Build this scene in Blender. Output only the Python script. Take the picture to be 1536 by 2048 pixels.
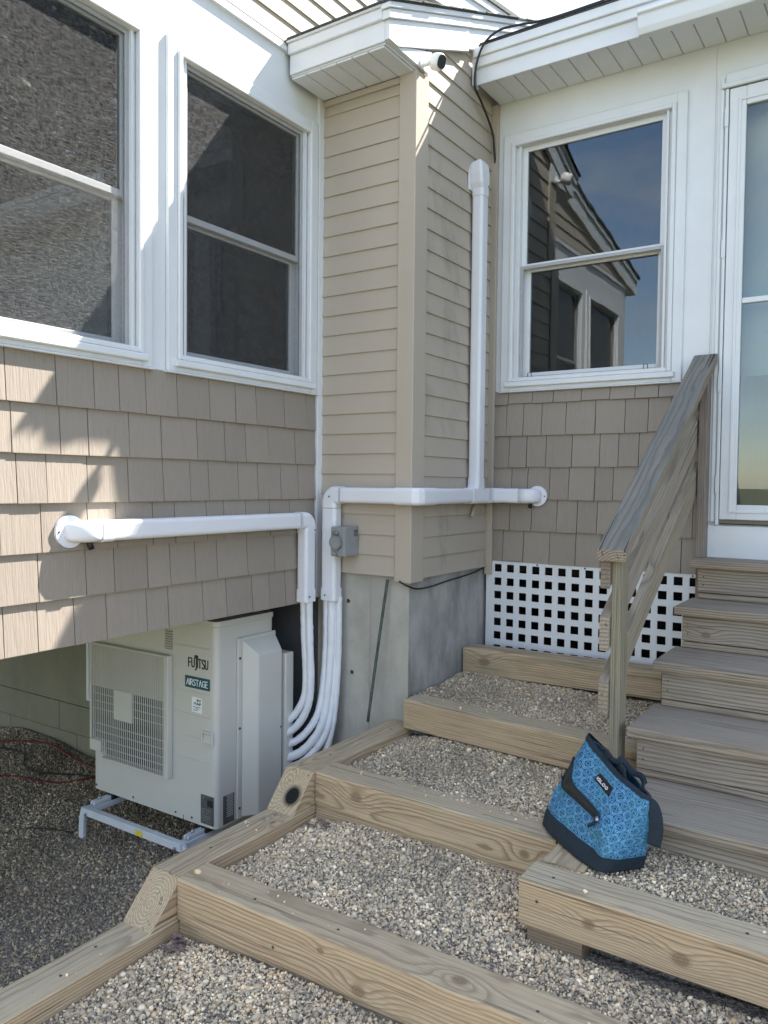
import bpy, bmesh, math, random
import numpy as np
from mathutils import Matrix, Vector

sc = bpy.context.scene
for o in list(bpy.data.objects):
    bpy.data.objects.remove(o)
COL = sc.collection

# ------------------------------------------------------------------ camera
cam_d = bpy.data.cameras.new('camera')
cam = bpy.data.objects.new('camera', cam_d)
COL.objects.link(cam)
sc.camera = cam
cam_d.sensor_fit = 'VERTICAL'
cam_d.sensor_height = 36.0
cam_d.lens = 1581.53 / 2048 * 36.0
cam_d.clip_start = 0.02
cam_d.clip_end = 3000
RX = Vector((0.8325, 0.5539, 0.0107)).normalized()
FW = Vector((-0.5532, 0.8322, -0.0363)).normalized()
UP = RX.cross(FW).normalized()
RX = FW.cross(UP).normalized()
cam.matrix_world = Matrix(((RX.x, UP.x, -FW.x, 2.5877), (RX.y, UP.y, -FW.y, -3.2781), (RX.z, UP.z, -FW.z, 0.0), (0, 0, 0, 1)))
sc.render.resolution_x = 768
sc.render.resolution_y = 1024

# ------------------------------------------------------------------ light
SUN = Vector((1.0, 2.26, 3.19)).normalized()
SUN_EL = math.asin(SUN.z)
SUN_AZ = math.atan2(SUN.x, SUN.y)
world = bpy.data.worlds.new('World')
sc.world = world
world.use_nodes = True
wt = world.node_tree
wt.nodes.clear()
w_out = wt.nodes.new('ShaderNodeOutputWorld')
w_bg = wt.nodes.new('ShaderNodeBackground')
w_bg.inputs['Strength'].default_value = 0.10
w_sky = wt.nodes.new('ShaderNodeTexSky')
w_sky.sky_type = 'NISHITA'
w_sky.sun_disc = False
w_sky.sun_elevation = SUN_EL
w_sky.sun_rotation = SUN_AZ
w_sky.air_density = 1.0
w_sky.dust_density = 0.4
w_sky.ozone_density = 1.0
# broken white cloud over the whole sky
w_tc = wt.nodes.new('ShaderNodeTexCoord')
w_map = wt.nodes.new('ShaderNodeMapping')
w_map.inputs['Scale'].default_value = (1.0, 1.0, 2.2)
w_n = wt.nodes.new('ShaderNodeTexNoise')
w_n.inputs['Scale'].default_value = 2.3
w_n.inputs['Detail'].default_value = 7
w_n.inputs['Roughness'].default_value = 0.58
w_r = wt.nodes.new('ShaderNodeValToRGB')
w_r.color_ramp.elements[0].position = 0.43
w_r.color_ramp.elements[1].position = 0.66
w_mx = wt.nodes.new('ShaderNodeMix')
w_mx.data_type = 'RGBA'
wt.links.new(w_tc.outputs['Generated'], w_map.inputs['Vector'])
wt.links.new(w_map.outputs[0], w_n.inputs['Vector'])
wt.links.new(w_n.outputs['Fac'], w_r.inputs['Fac'])
wt.links.new(w_r.outputs['Color'], w_mx.inputs[0])
wt.links.new(w_sky.outputs[0], w_mx.inputs[6])
w_mx.inputs[7].default_value = (4.25, 4.42, 4.70, 1)
wt.links.new(w_mx.outputs[2], w_bg.inputs['Color'])
wt.links.new(w_bg.outputs[0], w_out.inputs['Surface'])

sun_d = bpy.data.lights.new('sun', 'SUN')
sun_d.energy = 4.2
sun_d.angle = math.radians(0.53)
sun_d.color = (1.0, 0.95, 0.87)
sun = bpy.data.objects.new('sun', sun_d)
sun.rotation_euler = (-SUN).to_track_quat('-Z', 'Y').to_euler()
sun.location = (4, 8, 12)
COL.objects.link(sun)

sc.view_settings.view_transform = 'Standard'
sc.view_settings.look = 'None'
sc.view_settings.gamma = 1.0
sc.view_settings.use_curve_mapping = False
sc.view_settings.exposure = 2.28
sc.render.engine = 'CYCLES'
sc.cycles.use_denoising = True
sc.cycles.max_bounces = 8
sc.cycles.diffuse_bounces = 4
sc.cycles.glossy_bounces = 4
sc.cycles.transparent_max_bounces = 12
sc.cycles.caustics_reflective = False
sc.cycles.caustics_refractive = False

rnd = random.Random(11)
R = math.radians


# ------------------------------------------------------------------ material helpers
class G:
    def __init__(s, name):
        s.mat = bpy.data.materials.new(name)
        s.mat.use_nodes = True
        s.t = s.mat.node_tree
        s.n, s.l = s.t.nodes, s.t.links
        s.n.clear()
        s.out = s.n.new('ShaderNodeOutputMaterial')

    def put(s, sock, v):
        if isinstance(v, bpy.types.NodeSocket):
            s.l.new(v, sock)
        else:
            if sock.type == 'RGBA' and len(v) == 3:
                v = (*v, 1)
            sock.default_value = v

    def m(s, op, a, b=None, c=None, clamp=False):
        nd = s.n.new('ShaderNodeMath')
        nd.operation = op
        nd.use_clamp = clamp
        for i, v in enumerate((a, b, c)):
            if v is not None:
                s.put(nd.inputs[i], v)
        return nd.outputs[0]

    def vm(s, op, a, b=None):
        nd = s.n.new('ShaderNodeVectorMath')
        nd.operation = op
        s.put(nd.inputs[0], a)
        if b is not None:
            s.put(nd.inputs[1], b)
        return nd.outputs['Value'] if op in ('LENGTH', 'DISTANCE', 'DOT_PRODUCT') else nd.outputs[0]

    def tc(s, which='Object'):
        return s.n.new('ShaderNodeTexCoord').outputs[which]

    def map(s, vec, scale=(1, 1, 1), loc=(0, 0, 0), rot=(0, 0, 0)):
        nd = s.n.new('ShaderNodeMapping')
        s.l.new(vec, nd.inputs[0])
        nd.inputs['Scale'].default_value = scale
        nd.inputs['Location'].default_value = loc
        nd.inputs['Rotation'].default_value = rot
        return nd.outputs[0]

    def noise(s, vec, scale=5, detail=3, rough=0.5, dist=0.0):
        nd = s.n.new('ShaderNodeTexNoise')
        s.l.new(vec, nd.inputs['Vector'])
        nd.inputs['Scale'].default_value = scale
        nd.inputs['Detail'].default_value = detail
        nd.inputs['Roughness'].default_value = rough
        nd.inputs['Distortion'].default_value = dist
        return nd.outputs['Fac']

    def ramp(s, fac, stops):
        nd = s.n.new('ShaderNodeValToRGB')
        s.l.new(fac, nd.inputs[0])
        cr = nd.color_ramp
        while len(cr.elements) < len(stops):
            cr.elements.new(0.5)
        for e, (p, c) in zip(cr.elements, stops):
            e.position = p
            e.color = (c, c, c, 1) if isinstance(c, (int, float)) else (*c[:3], 1)
        return nd.outputs['Color']

    def mix(s, fac, a, b, blend='MIX'):
        nd = s.n.new('ShaderNodeMix')
        nd.data_type = 'RGBA'
        nd.blend_type = blend
        s.put(nd.inputs[0], fac)
        s.put(nd.inputs[6], a)
        s.put(nd.inputs[7], b)
        return nd.outputs[2]

    def sep(s, vec):
        nd = s.n.new('ShaderNodeSeparateXYZ')
        s.l.new(vec, nd.inputs[0])
        return nd.outputs

    def bump(s, h, strength=0.3, dist=0.005):
        nd = s.n.new('ShaderNodeBump')
        nd.inputs['Strength'].default_value = strength
        nd.inputs['Distance'].default_value = dist
        s.l.new(h, nd.inputs['Height'])
        return nd.outputs[0]

    def bsdf(s, col, rough=0.6, normal=None, metal=0.0, spec=0.5):
        nd = s.n.new('ShaderNodeBsdfPrincipled')
        s.put(nd.inputs['Base Color'], col)
        s.put(nd.inputs['Roughness'], rough)
        nd.inputs['Metallic'].default_value = metal
        nd.inputs['Specular IOR Level'].default_value = spec
        if normal is not None:
            s.l.new(normal, nd.inputs['Normal'])
        s.l.new(nd.outputs[0], s.out.inputs[0])
        return nd


def plain(name, col, rough=0.5, var=0.06, scale=9, metal=0.0, bump=0.0, bscale=200, spec=0.5):
    g = G(name)
    v = g.tc()
    n = g.noise(v, scale, 5, 0.6)
    dark = tuple(c * (1 - var * 2) for c in col)
    light = tuple(min(1, c * (1 + var)) for c in col)
    c = g.ramp(n, [(0.3, dark), (0.7, light)])
    nm = g.bump(g.noise(v, bscale, 2), bump, 0.002) if bump else None
    g.bsdf(c, rough, nm, metal, spec)
    return g.mat


M = {}
M['white'] = plain('white_vinyl', (0.71, 0.72, 0.73), 0.42, 0.025, 4)
M['duct'] = plain('white_duct_plastic', (0.74, 0.74, 0.77), 0.35, 0.02, 5)
M['casing'] = plain('cream_white_enamel', (0.56, 0.545, 0.495), 0.38, 0.02, 3)
M['coil'] = plain('dark_coil_metal', (0.009, 0.009, 0.010), 0.9, 0.2, 60, spec=0.05)
M['shroud'] = plain('grey_shroud', (0.06, 0.06, 0.058), 0.8, 0.05, 12, spec=0.1)
M['black'] = plain('black_rubber', (0.012, 0.012, 0.013), 0.5, 0.1, 40)
M['grey_plastic'] = plain('grey_plastic', (0.27, 0.28, 0.285), 0.45, 0.06, 25)
M['grey_lid'] = plain('dark_grey_plastic', (0.20, 0.20, 0.195), 0.4, 0.08, 30)
M['screen_frame'] = plain('grey_aluminium', (0.38, 0.38, 0.39), 0.4, 0.05, 15)
M['stand'] = plain('pale_grey_powder_coat', (0.60, 0.63, 0.67), 0.4, 0.05, 12)
M['steel'] = plain('scratched_steel', (0.42, 0.42, 0.43), 0.38, 0.2, 60, 0.8)
M['rod'] = plain('weathered_steel_rod', (0.075, 0.10, 0.09), 0.6, 0.25, 30, 0.3)
M['screw'] = plain('dull_screw', (0.10, 0.10, 0.10), 0.5, 0.2, 90, 0.6)
M['red_cord'] = plain('red_cord_jacket', (0.16, 0.008, 0.012), 0.5, 0.15, 12)
M['pvc_tan'] = plain('tan_tube', (0.42, 0.33, 0.20), 0.5, 0.1, 20)
M['yellow'] = plain('yellow_sticker', (0.72, 0.55, 0.03), 0.5, 0.1, 60)
M['teal'] = plain('teal_badge', (0.006, 0.085, 0.105), 0.35, 0.05, 10)
M['ink'] = plain('black_ink', (0.012, 0.012, 0.014), 0.4, 0.02, 10)
M['badge_white'] = plain('badge_white', (0.80, 0.82, 0.82), 0.4, 0.02, 10)
M['plate'] = plain('grey_rating_plate', (0.10, 0.10, 0.095), 0.35, 0.25, 55)
M['plate_lines'] = plain('rating_plate_print', (0.22, 0.22, 0.21), 0.4, 0.2, 90)
M['lens_black'] = plain('glossy_black', (0.01, 0.01, 0.012), 0.12, 0.05, 10)
M['cam_white'] = plain('camera_white', (0.82, 0.82, 0.80), 0.3, 0.02, 8)
M['navy'] = plain('navy_fabric', (0.005, 0.016, 0.028), 0.75, 0.2, 120, bump=0.35, bscale=700)
M['door_cream'] = plain('cream_door_paint', (0.74, 0.73, 0.66), 0.45, 0.03, 4)
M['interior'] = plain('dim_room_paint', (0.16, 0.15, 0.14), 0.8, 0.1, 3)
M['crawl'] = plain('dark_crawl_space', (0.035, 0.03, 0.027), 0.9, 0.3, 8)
M['underside'] = plain('dull_olive_plywood', (0.20, 0.19, 0.13), 0.8, 0.2, 6)
M['asphalt_roof'] = plain('grey_asphalt_shingle', (0.10, 0.11, 0.105), 0.9, 0.35, 90, bump=0.6, bscale=400)
M['leaf'] = plain('dry_brown_leaf', (0.20, 0.15, 0.13), 0.8, 0.3, 60)
M['twig'] = plain('dark_twig', (0.03, 0.025, 0.02), 0.8, 0.2, 60)
M['bark'] = plain('bark', (0.10, 0.07, 0.05), 0.9, 0.3, 20)
M['leaf_green'] = plain('leaf_green', (0.06, 0.10, 0.03), 0.7, 0.3, 4)
M['leaf_red'] = plain('leaf_red_brown', (0.20, 0.09, 0.07), 0.7, 0.3, 4)


def mat_siding(name, c0, c1, grain, stain=0.0):
    """vinyl siding: embossed grain; grain axis = 'h' (clapboard) or 'v' (shake)"""
    g = G(name)
    v = g.tc()
    big = g.noise(v, 1.7, 4, 0.6)
    c = g.ramp(big, [(0.3, c0), (0.7, c1)])
    oi = g.n.new('ShaderNodeObjectInfo')
    c = g.mix(g.m('MULTIPLY', oi.outputs['Random'], 0.11), c, (0.6, 0.52, 0.42), 'MIX') if grain == 'v' else c
    if grain == 'v':
        fine = g.noise(g.map(v, (170, 170, 3.0)), 1, 3, 0.6)
        h = g.m('ADD', fine, g.m('MULTIPLY', g.noise(g.map(v, (60, 60, 1.2)), 1, 2), 0.9))
        c = g.mix(g.m('MULTIPLY', g.ramp(fine, [(0.30, 1.0), (0.5, 0.0)]), 0.16), c, tuple(x * 0.55 for x in c0))
        nm = g.bump(h, 0.55, 0.0035)
    else:
        fine = g.noise(g.map(v, (5, 5, 160)), 1, 3, 0.6)
        nm = g.bump(fine, 0.12, 0.0015)
    if stain:
        dirt = g.noise(g.map(v, (3, 3, 1.4)), 2.0, 6, 0.65)
        c = g.mix(g.m('MULTIPLY', g.ramp(dirt, [(0.55, 0.0), (0.74, 1.0)]), stain), c, (0.17, 0.155, 0.13))
    g.bsdf(c, 0.55, nm, 0, 0.35)
    return g.mat


M['tan'] = mat_siding('tan_clapboard_vinyl', (0.432, 0.372, 0.302), (0.462, 0.398, 0.322), 'h')
M['tan_dirty'] = mat_siding('tan_clapboard_vinyl_mildewed', (0.432, 0.372, 0.302), (0.462, 0.398, 0.322), 'h', 0.42)
M['shake'] = mat_siding('brown_shake_vinyl', (0.268, 0.226, 0.186), (0.292, 0.247, 0.205), 'v')


def mat_glass():
    g = G('window_glass')
    fr = g.n.new('ShaderNodeFresnel')
    fr.inputs['IOR'].default_value = 1.52
    gl = g.n.new('ShaderNodeBsdfGlossy')
    gl.inputs['Roughness'].default_value = 0.0
    gl.inputs['Color'].default_value = (0.95, 0.97, 1.0, 1)
    w = g.noise(g.map(g.tc(), (6, 6, 1.2)), 1.3, 2, 0.5)
    nm = g.bump(w, 0.05, 0.004)
    g.l.new(nm, gl.inputs['Normal'])
    tr = g.n.new('ShaderNodeBsdfTransparent')
    tr.inputs['Color'].default_value = (0.80, 0.84, 0.83, 1)
    mx = g.n.new('ShaderNodeMixShader')
    g.l.new(g.m('MULTIPLY', fr.outputs[0], 1.3, clamp=True), mx.inputs[0])
    g.l.new(tr.outputs[0], mx.inputs[1])
    g.l.new(gl.outputs[0], mx.inputs[2])
    g.l.new(mx.outputs[0], g.out.inputs[0])
    return g.mat


M['glass'] = mat_glass()


def mat_screen():
    g = G('insect_screen_mesh')
    v = g.tc()
    df = g.n.new('ShaderNodeBsdfDiffuse')
    a = g.noise(g.map(v, (38, 38, 300)), 1, 2, 0.7)
    b = g.noise(g.map(v, (240, 240, 60)), 1, 2, 0.7)
    w = g.m('ADD', g.m('MULTIPLY', a, 0.65), g.m('MULTIPLY', b, 0.35))
    g.put(df.inputs['Color'], g.ramp(w, [(0.38, (0.06, 0.06, 0.06)), (0.62, (0.27, 0.268, 0.265))]))
    # round threads: every facet faces its own way
    g.l.new(g.bump(w, 1.0, 0.022), df.inputs['Normal'])
    tr = g.n.new('ShaderNodeBsdfTransparent')
    mx = g.n.new('ShaderNodeMixShader')
    g.put(mx.inputs[0], g.m('ADD', 0.24, g.m('MULTIPLY', w, 0.26)))
    g.l.new(tr.outputs[0], mx.inputs[1])
    g.l.new(df.outputs[0], mx.inputs[2])
    g.l.new(mx.outputs[0], g.out.inputs[0])
    return g.mat


M['screen'] = mat_screen()


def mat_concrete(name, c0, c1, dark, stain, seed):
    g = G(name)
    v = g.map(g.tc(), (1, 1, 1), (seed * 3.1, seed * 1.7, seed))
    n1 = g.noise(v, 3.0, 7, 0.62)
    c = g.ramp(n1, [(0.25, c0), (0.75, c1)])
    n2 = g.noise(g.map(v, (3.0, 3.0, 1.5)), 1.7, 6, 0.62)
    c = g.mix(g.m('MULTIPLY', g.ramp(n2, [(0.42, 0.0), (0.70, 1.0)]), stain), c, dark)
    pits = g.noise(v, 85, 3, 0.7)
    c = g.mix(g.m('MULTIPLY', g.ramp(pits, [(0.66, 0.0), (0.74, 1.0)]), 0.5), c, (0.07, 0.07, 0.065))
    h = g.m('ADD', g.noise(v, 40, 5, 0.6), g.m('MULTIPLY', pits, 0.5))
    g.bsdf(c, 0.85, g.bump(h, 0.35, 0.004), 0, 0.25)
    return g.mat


M['conc_a'] = mat_concrete('pale_poured_concrete', (0.34, 0.325, 0.285), (0.51, 0.49, 0.44), (0.24, 0.225, 0.19), 0.5, 1)
M['conc_b'] = mat_concrete('stained_poured_concrete', (0.34, 0.33, 0.305), (0.48, 0.465, 0.435), (0.12, 0.115, 0.105), 0.7, 4)
M['conc_dark'] = mat_concrete('shade_darkened_concrete', (0.085, 0.088, 0.095), (0.12, 0.122, 0.13), (0.05, 0.05, 0.055), 0.6, 7)  # shade of the narrow gap behind the heat pump put into the colour
M['block_paint'] = mat_concrete('painted_block_wall', (0.20, 0.185, 0.125), (0.24, 0.225, 0.155), (0.16, 0.15, 0.12), 0.5, 9)


def wood(name, light, dark, grey, seed=0, pith=(0.02, -0.05), freq=95.0, knots=(), greytop=0.6, wav=0.022, green=0.0, check=0.5, burnt=False):
    """sawn pine, grain along local X; rings round a pith line at (y,z); knots = (x,y,z,radius)"""
    g = G(name)
    v = g.tc()
    x, y, z = g.sep(v)
    sv = g.map(v, (1, 1, 1), (seed * 2.37, seed * 1.11, seed * 0.77))
    d1 = g.noise(g.map(sv, (0.9, 3.5, 3.5)), 1.6, 3, 0.5)
    d2 = g.noise(g.map(sv, (4, 12, 12)), 1.4, 2, 0.5)
    yy = g.m('SUBTRACT', y, pith[0])
    zz = g.m('SUBTRACT', z, pith[1])
    r = g.m('SQRT', g.m('ADD', g.m('MULTIPLY', yy, yy), g.m('MULTIPLY', zz, zz)))
    r = g.m('ADD', r, g.m('MULTIPLY', d1, wav * 1.7))
    r = g.m('ADD', r, g.m('ADD', g.m('MULTIPLY', d2, wav * 0.20), g.m('MULTIPLY', g.noise(g.map(sv, (9, 60, 60)), 1.0, 3, 0.6), 0.0045)))
    kd = None
    for (kx, ky, kz, kr) in knots:
        q = g.vm('MULTIPLY', g.vm('SUBTRACT', v, (kx, ky, kz)), (0.45, 1, 1))
        d = g.vm('LENGTH', q)
        e = g.m('POWER', 2.718, g.m('MULTIPLY', g.m('MULTIPLY', d, d), -1.0 / (kr * 1.9) ** 2))
        r = g.m('ADD', r, g.m('MULTIPLY', e, kr * 1.5))
        q2 = g.vm('LENGTH', g.vm('MULTIPLY', g.vm('SUBTRACT', v, (kx, ky, kz)), (0.7, 1, 1)))
        kk = g.m('SUBTRACT', 1.0, g.m('DIVIDE', q2, kr), clamp=True)
        kd = kk if kd is None else g.m('MAXIMUM', kd, kk)
    fr = g.m('FRACT', g.m('MULTIPLY', r, freq))
    late = g.ramp(fr, [(0.0, 0.25), (0.12, 0.0), (0.5, 0.08), (0.84, 0.95), (0.93, 1.0), (1.0, 0.25)])
    amp = g.ramp(g.noise(g.map(sv, (1.1, 6, 6)), 2.0, 2), [(0.35, 0.55), (0.65, 1.0)])
    c = g.mix(g.m('MULTIPLY', g.m('MULTIPLY', late, amp), 0.80), light, dark)
    fib = g.noise(g.map(sv, (3.5, 210, 210)), 1, 4, 0.65)
    c = g.mix(g.m('MULTIPLY', g.ramp(fib, [(0.34, 1.0), (0.56, 0.0)]), 0.42), c, tuple(q * 0.7 for q in dark))
    # weathering: silver-grey, strongest on upward faces that stay wet
    nz = g.sep(g.n.new('ShaderNodeNewGeometry').outputs['Normal'])[2]
    wn = g.noise(g.map(sv, (1.6, 7, 7)), 1.5, 5, 0.65)
    top = g.m('MULTIPLY', g.m('MAXIMUM', nz, 0.0), greytop)
    gf = g.m('MULTIPLY', g.m('ADD', top, 0.25), g.ramp(wn, [(0.25, 0.45), (0.7, 1.0)]), clamp=True)
    c = g.mix(gf, c, g.mix(g.m('MULTIPLY', g.m('MAXIMUM', late, g.ramp(fib, [(0.36, 0.9), (0.54, 0.0)])), 0.62), grey, tuple(q * 0.48 for q in grey)))
    if green:
        gn = g.noise(g.map(sv, (2, 9, 9)), 1.3, 4, 0.6)
        c = g.mix(g.m('MULTIPLY', g.ramp(gn, [(0.5, 0.0), (0.72, 1.0)]), green), c, (0.155, 0.19, 0.125))
    blotch = g.noise(g.map(sv, (2.5, 14, 14)), 2.0, 5, 0.7)
    c = g.mix(g.m('MULTIPLY', g.ramp(blotch, [(0.60, 0.0), (0.78, 1.0)]), 0.35), c, (0.10, 0.085, 0.065))
    if check:
        ck = g.noise(g.map(sv, (1.4, 75, 75)), 1, 2, 0.4)
        ckf = g.ramp(ck, [(0.315, 1.0), (0.335, 0.0)])
        c = g.mix(g.m('MULTIPLY', ckf, check), c, (0.03, 0.024, 0.018))
    if kd is not None:
        rr = g.m('FRACT', g.m('MULTIPLY', kd, 3.0))
        kc = g.mix(rr, (0.006, 0.006, 0.007), (0.016, 0.015, 0.014)) if burnt else g.mix(rr, (0.13, 0.080, 0.048), (0.27, 0.18, 0.11))
        c = g.mix(g.ramp(kd, [(0.0, 0.0), (0.42, 1.0)] if burnt else [(0.0, 0.0), (0.5, 0.75)]), c, kc)
    h = g.m('ADD', g.m('MULTIPLY', late, 0.5), g.m('MULTIPLY', fib, 0.8))
    if check:
        h = g.m('SUBTRACT', h, g.m('MULTIPLY', ckf, 2.0))
    g.bsdf(c, 0.8, g.bump(h, 0.4, 0.0025), 0, 0.25)
    return g.mat


# ------------------------------------------------------------------ mesh helpers
WM = {}


def link(name, me, mat, parent=None, mw=None, smooth=False):
    o = bpy.data.objects.new(name, me)
    COL.objects.link(o)
    if mat is not None and len(me.materials) == 0:
        me.materials.append(mat)
    mw = mw or Matrix.Identity(4)
    if parent is not None:
        o.parent = parent
        o.matrix_parent_inverse = WM[parent].inverted()
    o.matrix_basis = mw
    WM[o] = mw.copy()
    if smooth:
        me.polygons.foreach_set('use_smooth', [True] * len(me.polygons))
    return o


def thing(name, loc, label, cat, group=None):
    o = bpy.data.objects.new(name, None)
    o.empty_display_size = 0.05
    COL.objects.link(o)
    o.matrix_basis = Matrix.Translation(loc)
    WM[o] = Matrix.Translation(loc)
    o['label'] = label
    o['category'] = cat
    if group:
        o['group'] = group
    return o


def tag(o, label, cat, group=None, kind=None):
    o['label'] = label
    if cat:
        o['category'] = cat
    if group:
        o['group'] = group
    if kind:
        o['kind'] = kind
    return o


def bm_mesh(bm, bevel=0.0, seg=2):
    if bevel:
        bmesh.ops.bevel(bm, geom=list(bm.edges), offset=bevel, segments=seg, affect='EDGES', profile=0.6, clamp_overlap=True)
    bmesh.ops.recalc_face_normals(bm, faces=list(bm.faces))
    me = bpy.data.meshes.new('m')
    bm.to_mesh(me)
    bm.free()
    return me


def add_box(bm, lo, hi):
    vs = [bm.verts.new((x, y, z)) for x in (lo[0], hi[0]) for y in (lo[1], hi[1]) for z in (lo[2], hi[2])]
    for f in ((0, 1, 3, 2), (4, 6, 7, 5), (0, 4, 5, 1), (2, 3, 7, 6), (0, 2, 6, 4), (1, 5, 7, 3)):
        bm.faces.new([vs[i] for i in f])


def box(name, lo, hi, mat, parent=None, bevel=0.0, mw=None, seg=1):
    bm = bmesh.new()
    add_box(bm, lo, hi)
    return link(name, bm_mesh(bm, bevel, seg), mat, parent, mw)


def boxes(name, lst, mat, parent=None, bevel=0.0):
    bm = bmesh.new()
    for lo, hi in lst:
        add_box(bm, lo, hi)
    return link(name, bm_mesh(bm, bevel, 1), mat, parent)


def prism_bm(bm, poly, axis, a0, a1):
    """poly of 2-D points in the two remaining axes (in order), extruded along axis"""
    def P(u, v, w):
        return {0: (w, u, v), 1: (u, w, v), 2: (u, v, w)}[axis]
    A = [bm.verts.new(P(u, v, a0)) for u, v in poly]
    B = [bm.verts.new(P(u, v, a1)) for u, v in poly]
    bm.faces.new(A)
    bm.faces.new(B[::-1])
    n = len(poly)
    for i in range(n):
        bm.faces.new((A[i], B[i], B[(i + 1) % n], A[(i + 1) % n]))


def prism(name, poly, axis, a0, a1, mat, parent=None, bevel=0.0, mw=None, seg=1):
    bm = bmesh.new()
    prism_bm(bm, poly, axis, a0, a1)
    return link(name, bm_mesh(bm, bevel, seg), mat, parent, mw)


def smooth_path(pts, n=8):
    out = []
    P = [Vector(p) for p in pts]
    P = [P[0] * 2 - P[1]] + P + [P[-1] * 2 - P[-2]]
    for i in range(1, len(P) - 2):
        a, b, c, d = P[i - 1:i + 3]
        for k in range(n):
            t = k / n
            out.append(0.5 * ((2 * b) + (c - a) * t + (2 * a - 5 * b + 4 * c - d) * t * t + (3 * b - a - 3 * c + d) * t ** 3))
    out.append(P[-2])
    return out


def sweep_bm(bm, path, section, upref=Vector((0, 0, 1))):
    """section: list of (u,v) or function(i)->list"""
    rings = []
    n = len(path)
    up = upref.copy()
    for i, p in enumerate(path):
        t = (path[min(i + 1, n - 1)] - path[max(i - 1, 0)]).normalized()
        s = t.cross(up)
        if s.length < 1e-4:
            s = t.cross(Vector((1, 0, 0)))
        s.normalize()
        up = s.cross(t).normalized()
        sec = section(i) if callable(section) else section
        rings.append([bm.verts.new(p + s * u + up * v) for u, v in sec])
    for a, b in zip(rings, rings[1:]):
        k = len(a)
        for j in range(k):
            bm.faces.new((a[j], a[(j + 1) % k], b[(j + 1) % k], b[j]))
    bm.faces.new(rings[0][::-1])
    bm.faces.new(rings[-1])


def circ(r, n=10):
    return [(r * math.cos(2 * math.pi * i / n), r * math.sin(2 * math.pi * i / n)) for i in range(n)]


def rrect(w, h, r, n=4):
    out = []
    for cx, cy, a0 in ((w / 2 - r, h / 2 - r, 0), (-w / 2 + r, h / 2 - r, 90), (-w / 2 + r, -h / 2 + r, 180), (w / 2 - r, -h / 2 + r, 270)):
        for i in range(n + 1):
            a = R(a0 + 90 * i / n)
            out.append((cx + r * math.cos(a), cy + r * math.sin(a)))
    return out


def tube(name, pts, r, mat, parent=None, n=10, sub=8, raw=False):
    bm = bmesh.new()
    path = [Vector(p) for p in pts] if raw else smooth_path(pts, sub)
    sweep_bm(bm, path, r if callable(r) else circ(r, n))
    return link(name, bm_mesh(bm), mat, parent, smooth=True)


def disc(name, c, nrm, r, th, mat, parent=None, n=14):
    c, nrm = Vector(c), Vector(nrm).normalized()
    bm = bmesh.new()
    sweep_bm(bm, [c, c + nrm * th], circ(r, n), Vector((0, 0, 1)) if abs(nrm.z) < .9 else Vector((1, 0, 0)))
    return link(name, bm_mesh(bm), mat, parent)


# ---- stroke lettering: flat ribbons with thickness
GL = {
    'F': [[(0, 0), (0, 1)], [(0, 1), (.5, 1)], [(0, .52), (.42, .52)]],
    'U': [[(0, 1), (0, .25), (.1, .06), (.28, 0), (.46, .06), (.56, .25), (.56, 1)]],
    'J': [[(.22, 1.0), (.22, -.12), (.15, -.25), (.0, -.30)]],
    'I': [[(0, 0), (0, 1)]],
    'T': [[(.28, 0), (.28, 1)], [(0, 1), (.56, 1)]],
    'S': [[(.48, .88), (.36, .98), (.2, 1), (.06, .9), (.04, .75), (.12, .6), (.38, .44), (.48, .3), (.46, .12), (.32, 0), (.14, 0), (0, .1)]],
    'A': [[(0, 0), (.3, 1), (.6, 0)]],
    'R': [[(0, 0), (0, 1), (.32, 1), (.46, .88), (.46, .66), (.32, .52), (0, .52)], [(.24, .52), (.52, 0)]],
    'G': [[(.6, .85), (.45, .98), (.26, 1), (.08, .85), (0, .5), (.08, .15), (.26, 0), (.5, .04), (.62, .15), (.62, .45), (.38, .45)]],
    'E': [[(.45, 1), (0, 1), (0, 0), (.46, 0)], [(0, .52), (.4, .52)]],
    'L': [[(0, 1), (0, 0), (.42, 0)]],
    'O': [[(.3, 1), (.08, .85), (0, .5), (.08, .15), (.3, 0), (.52, .15), (.6, .5), (.52, .85), (.3, 1)]],
    'H': [[(0, 0), (0, 1)], [(.5, 0), (.5, 1)], [(0, .5), (.5, .5)]],
    'P': [[(0, 0), (0, 1), (.32, 1), (.46, .88), (.46, .62), (.32, .48), (0, .48)]],
    'M': [[(0, 0), (0, 1), (.35, .3), (.7, 1), (.7, 0)]],
}
GWID = {'F': .5, 'U': .56, 'J': .3, 'I': .0, 'T': .56, 'S': .48, 'A': .6, 'R': .5, 'G': .62, 'E': .46, 'L': .42, 'O': .6, 'H': .5, 'P': .46, 'M': .7}


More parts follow.
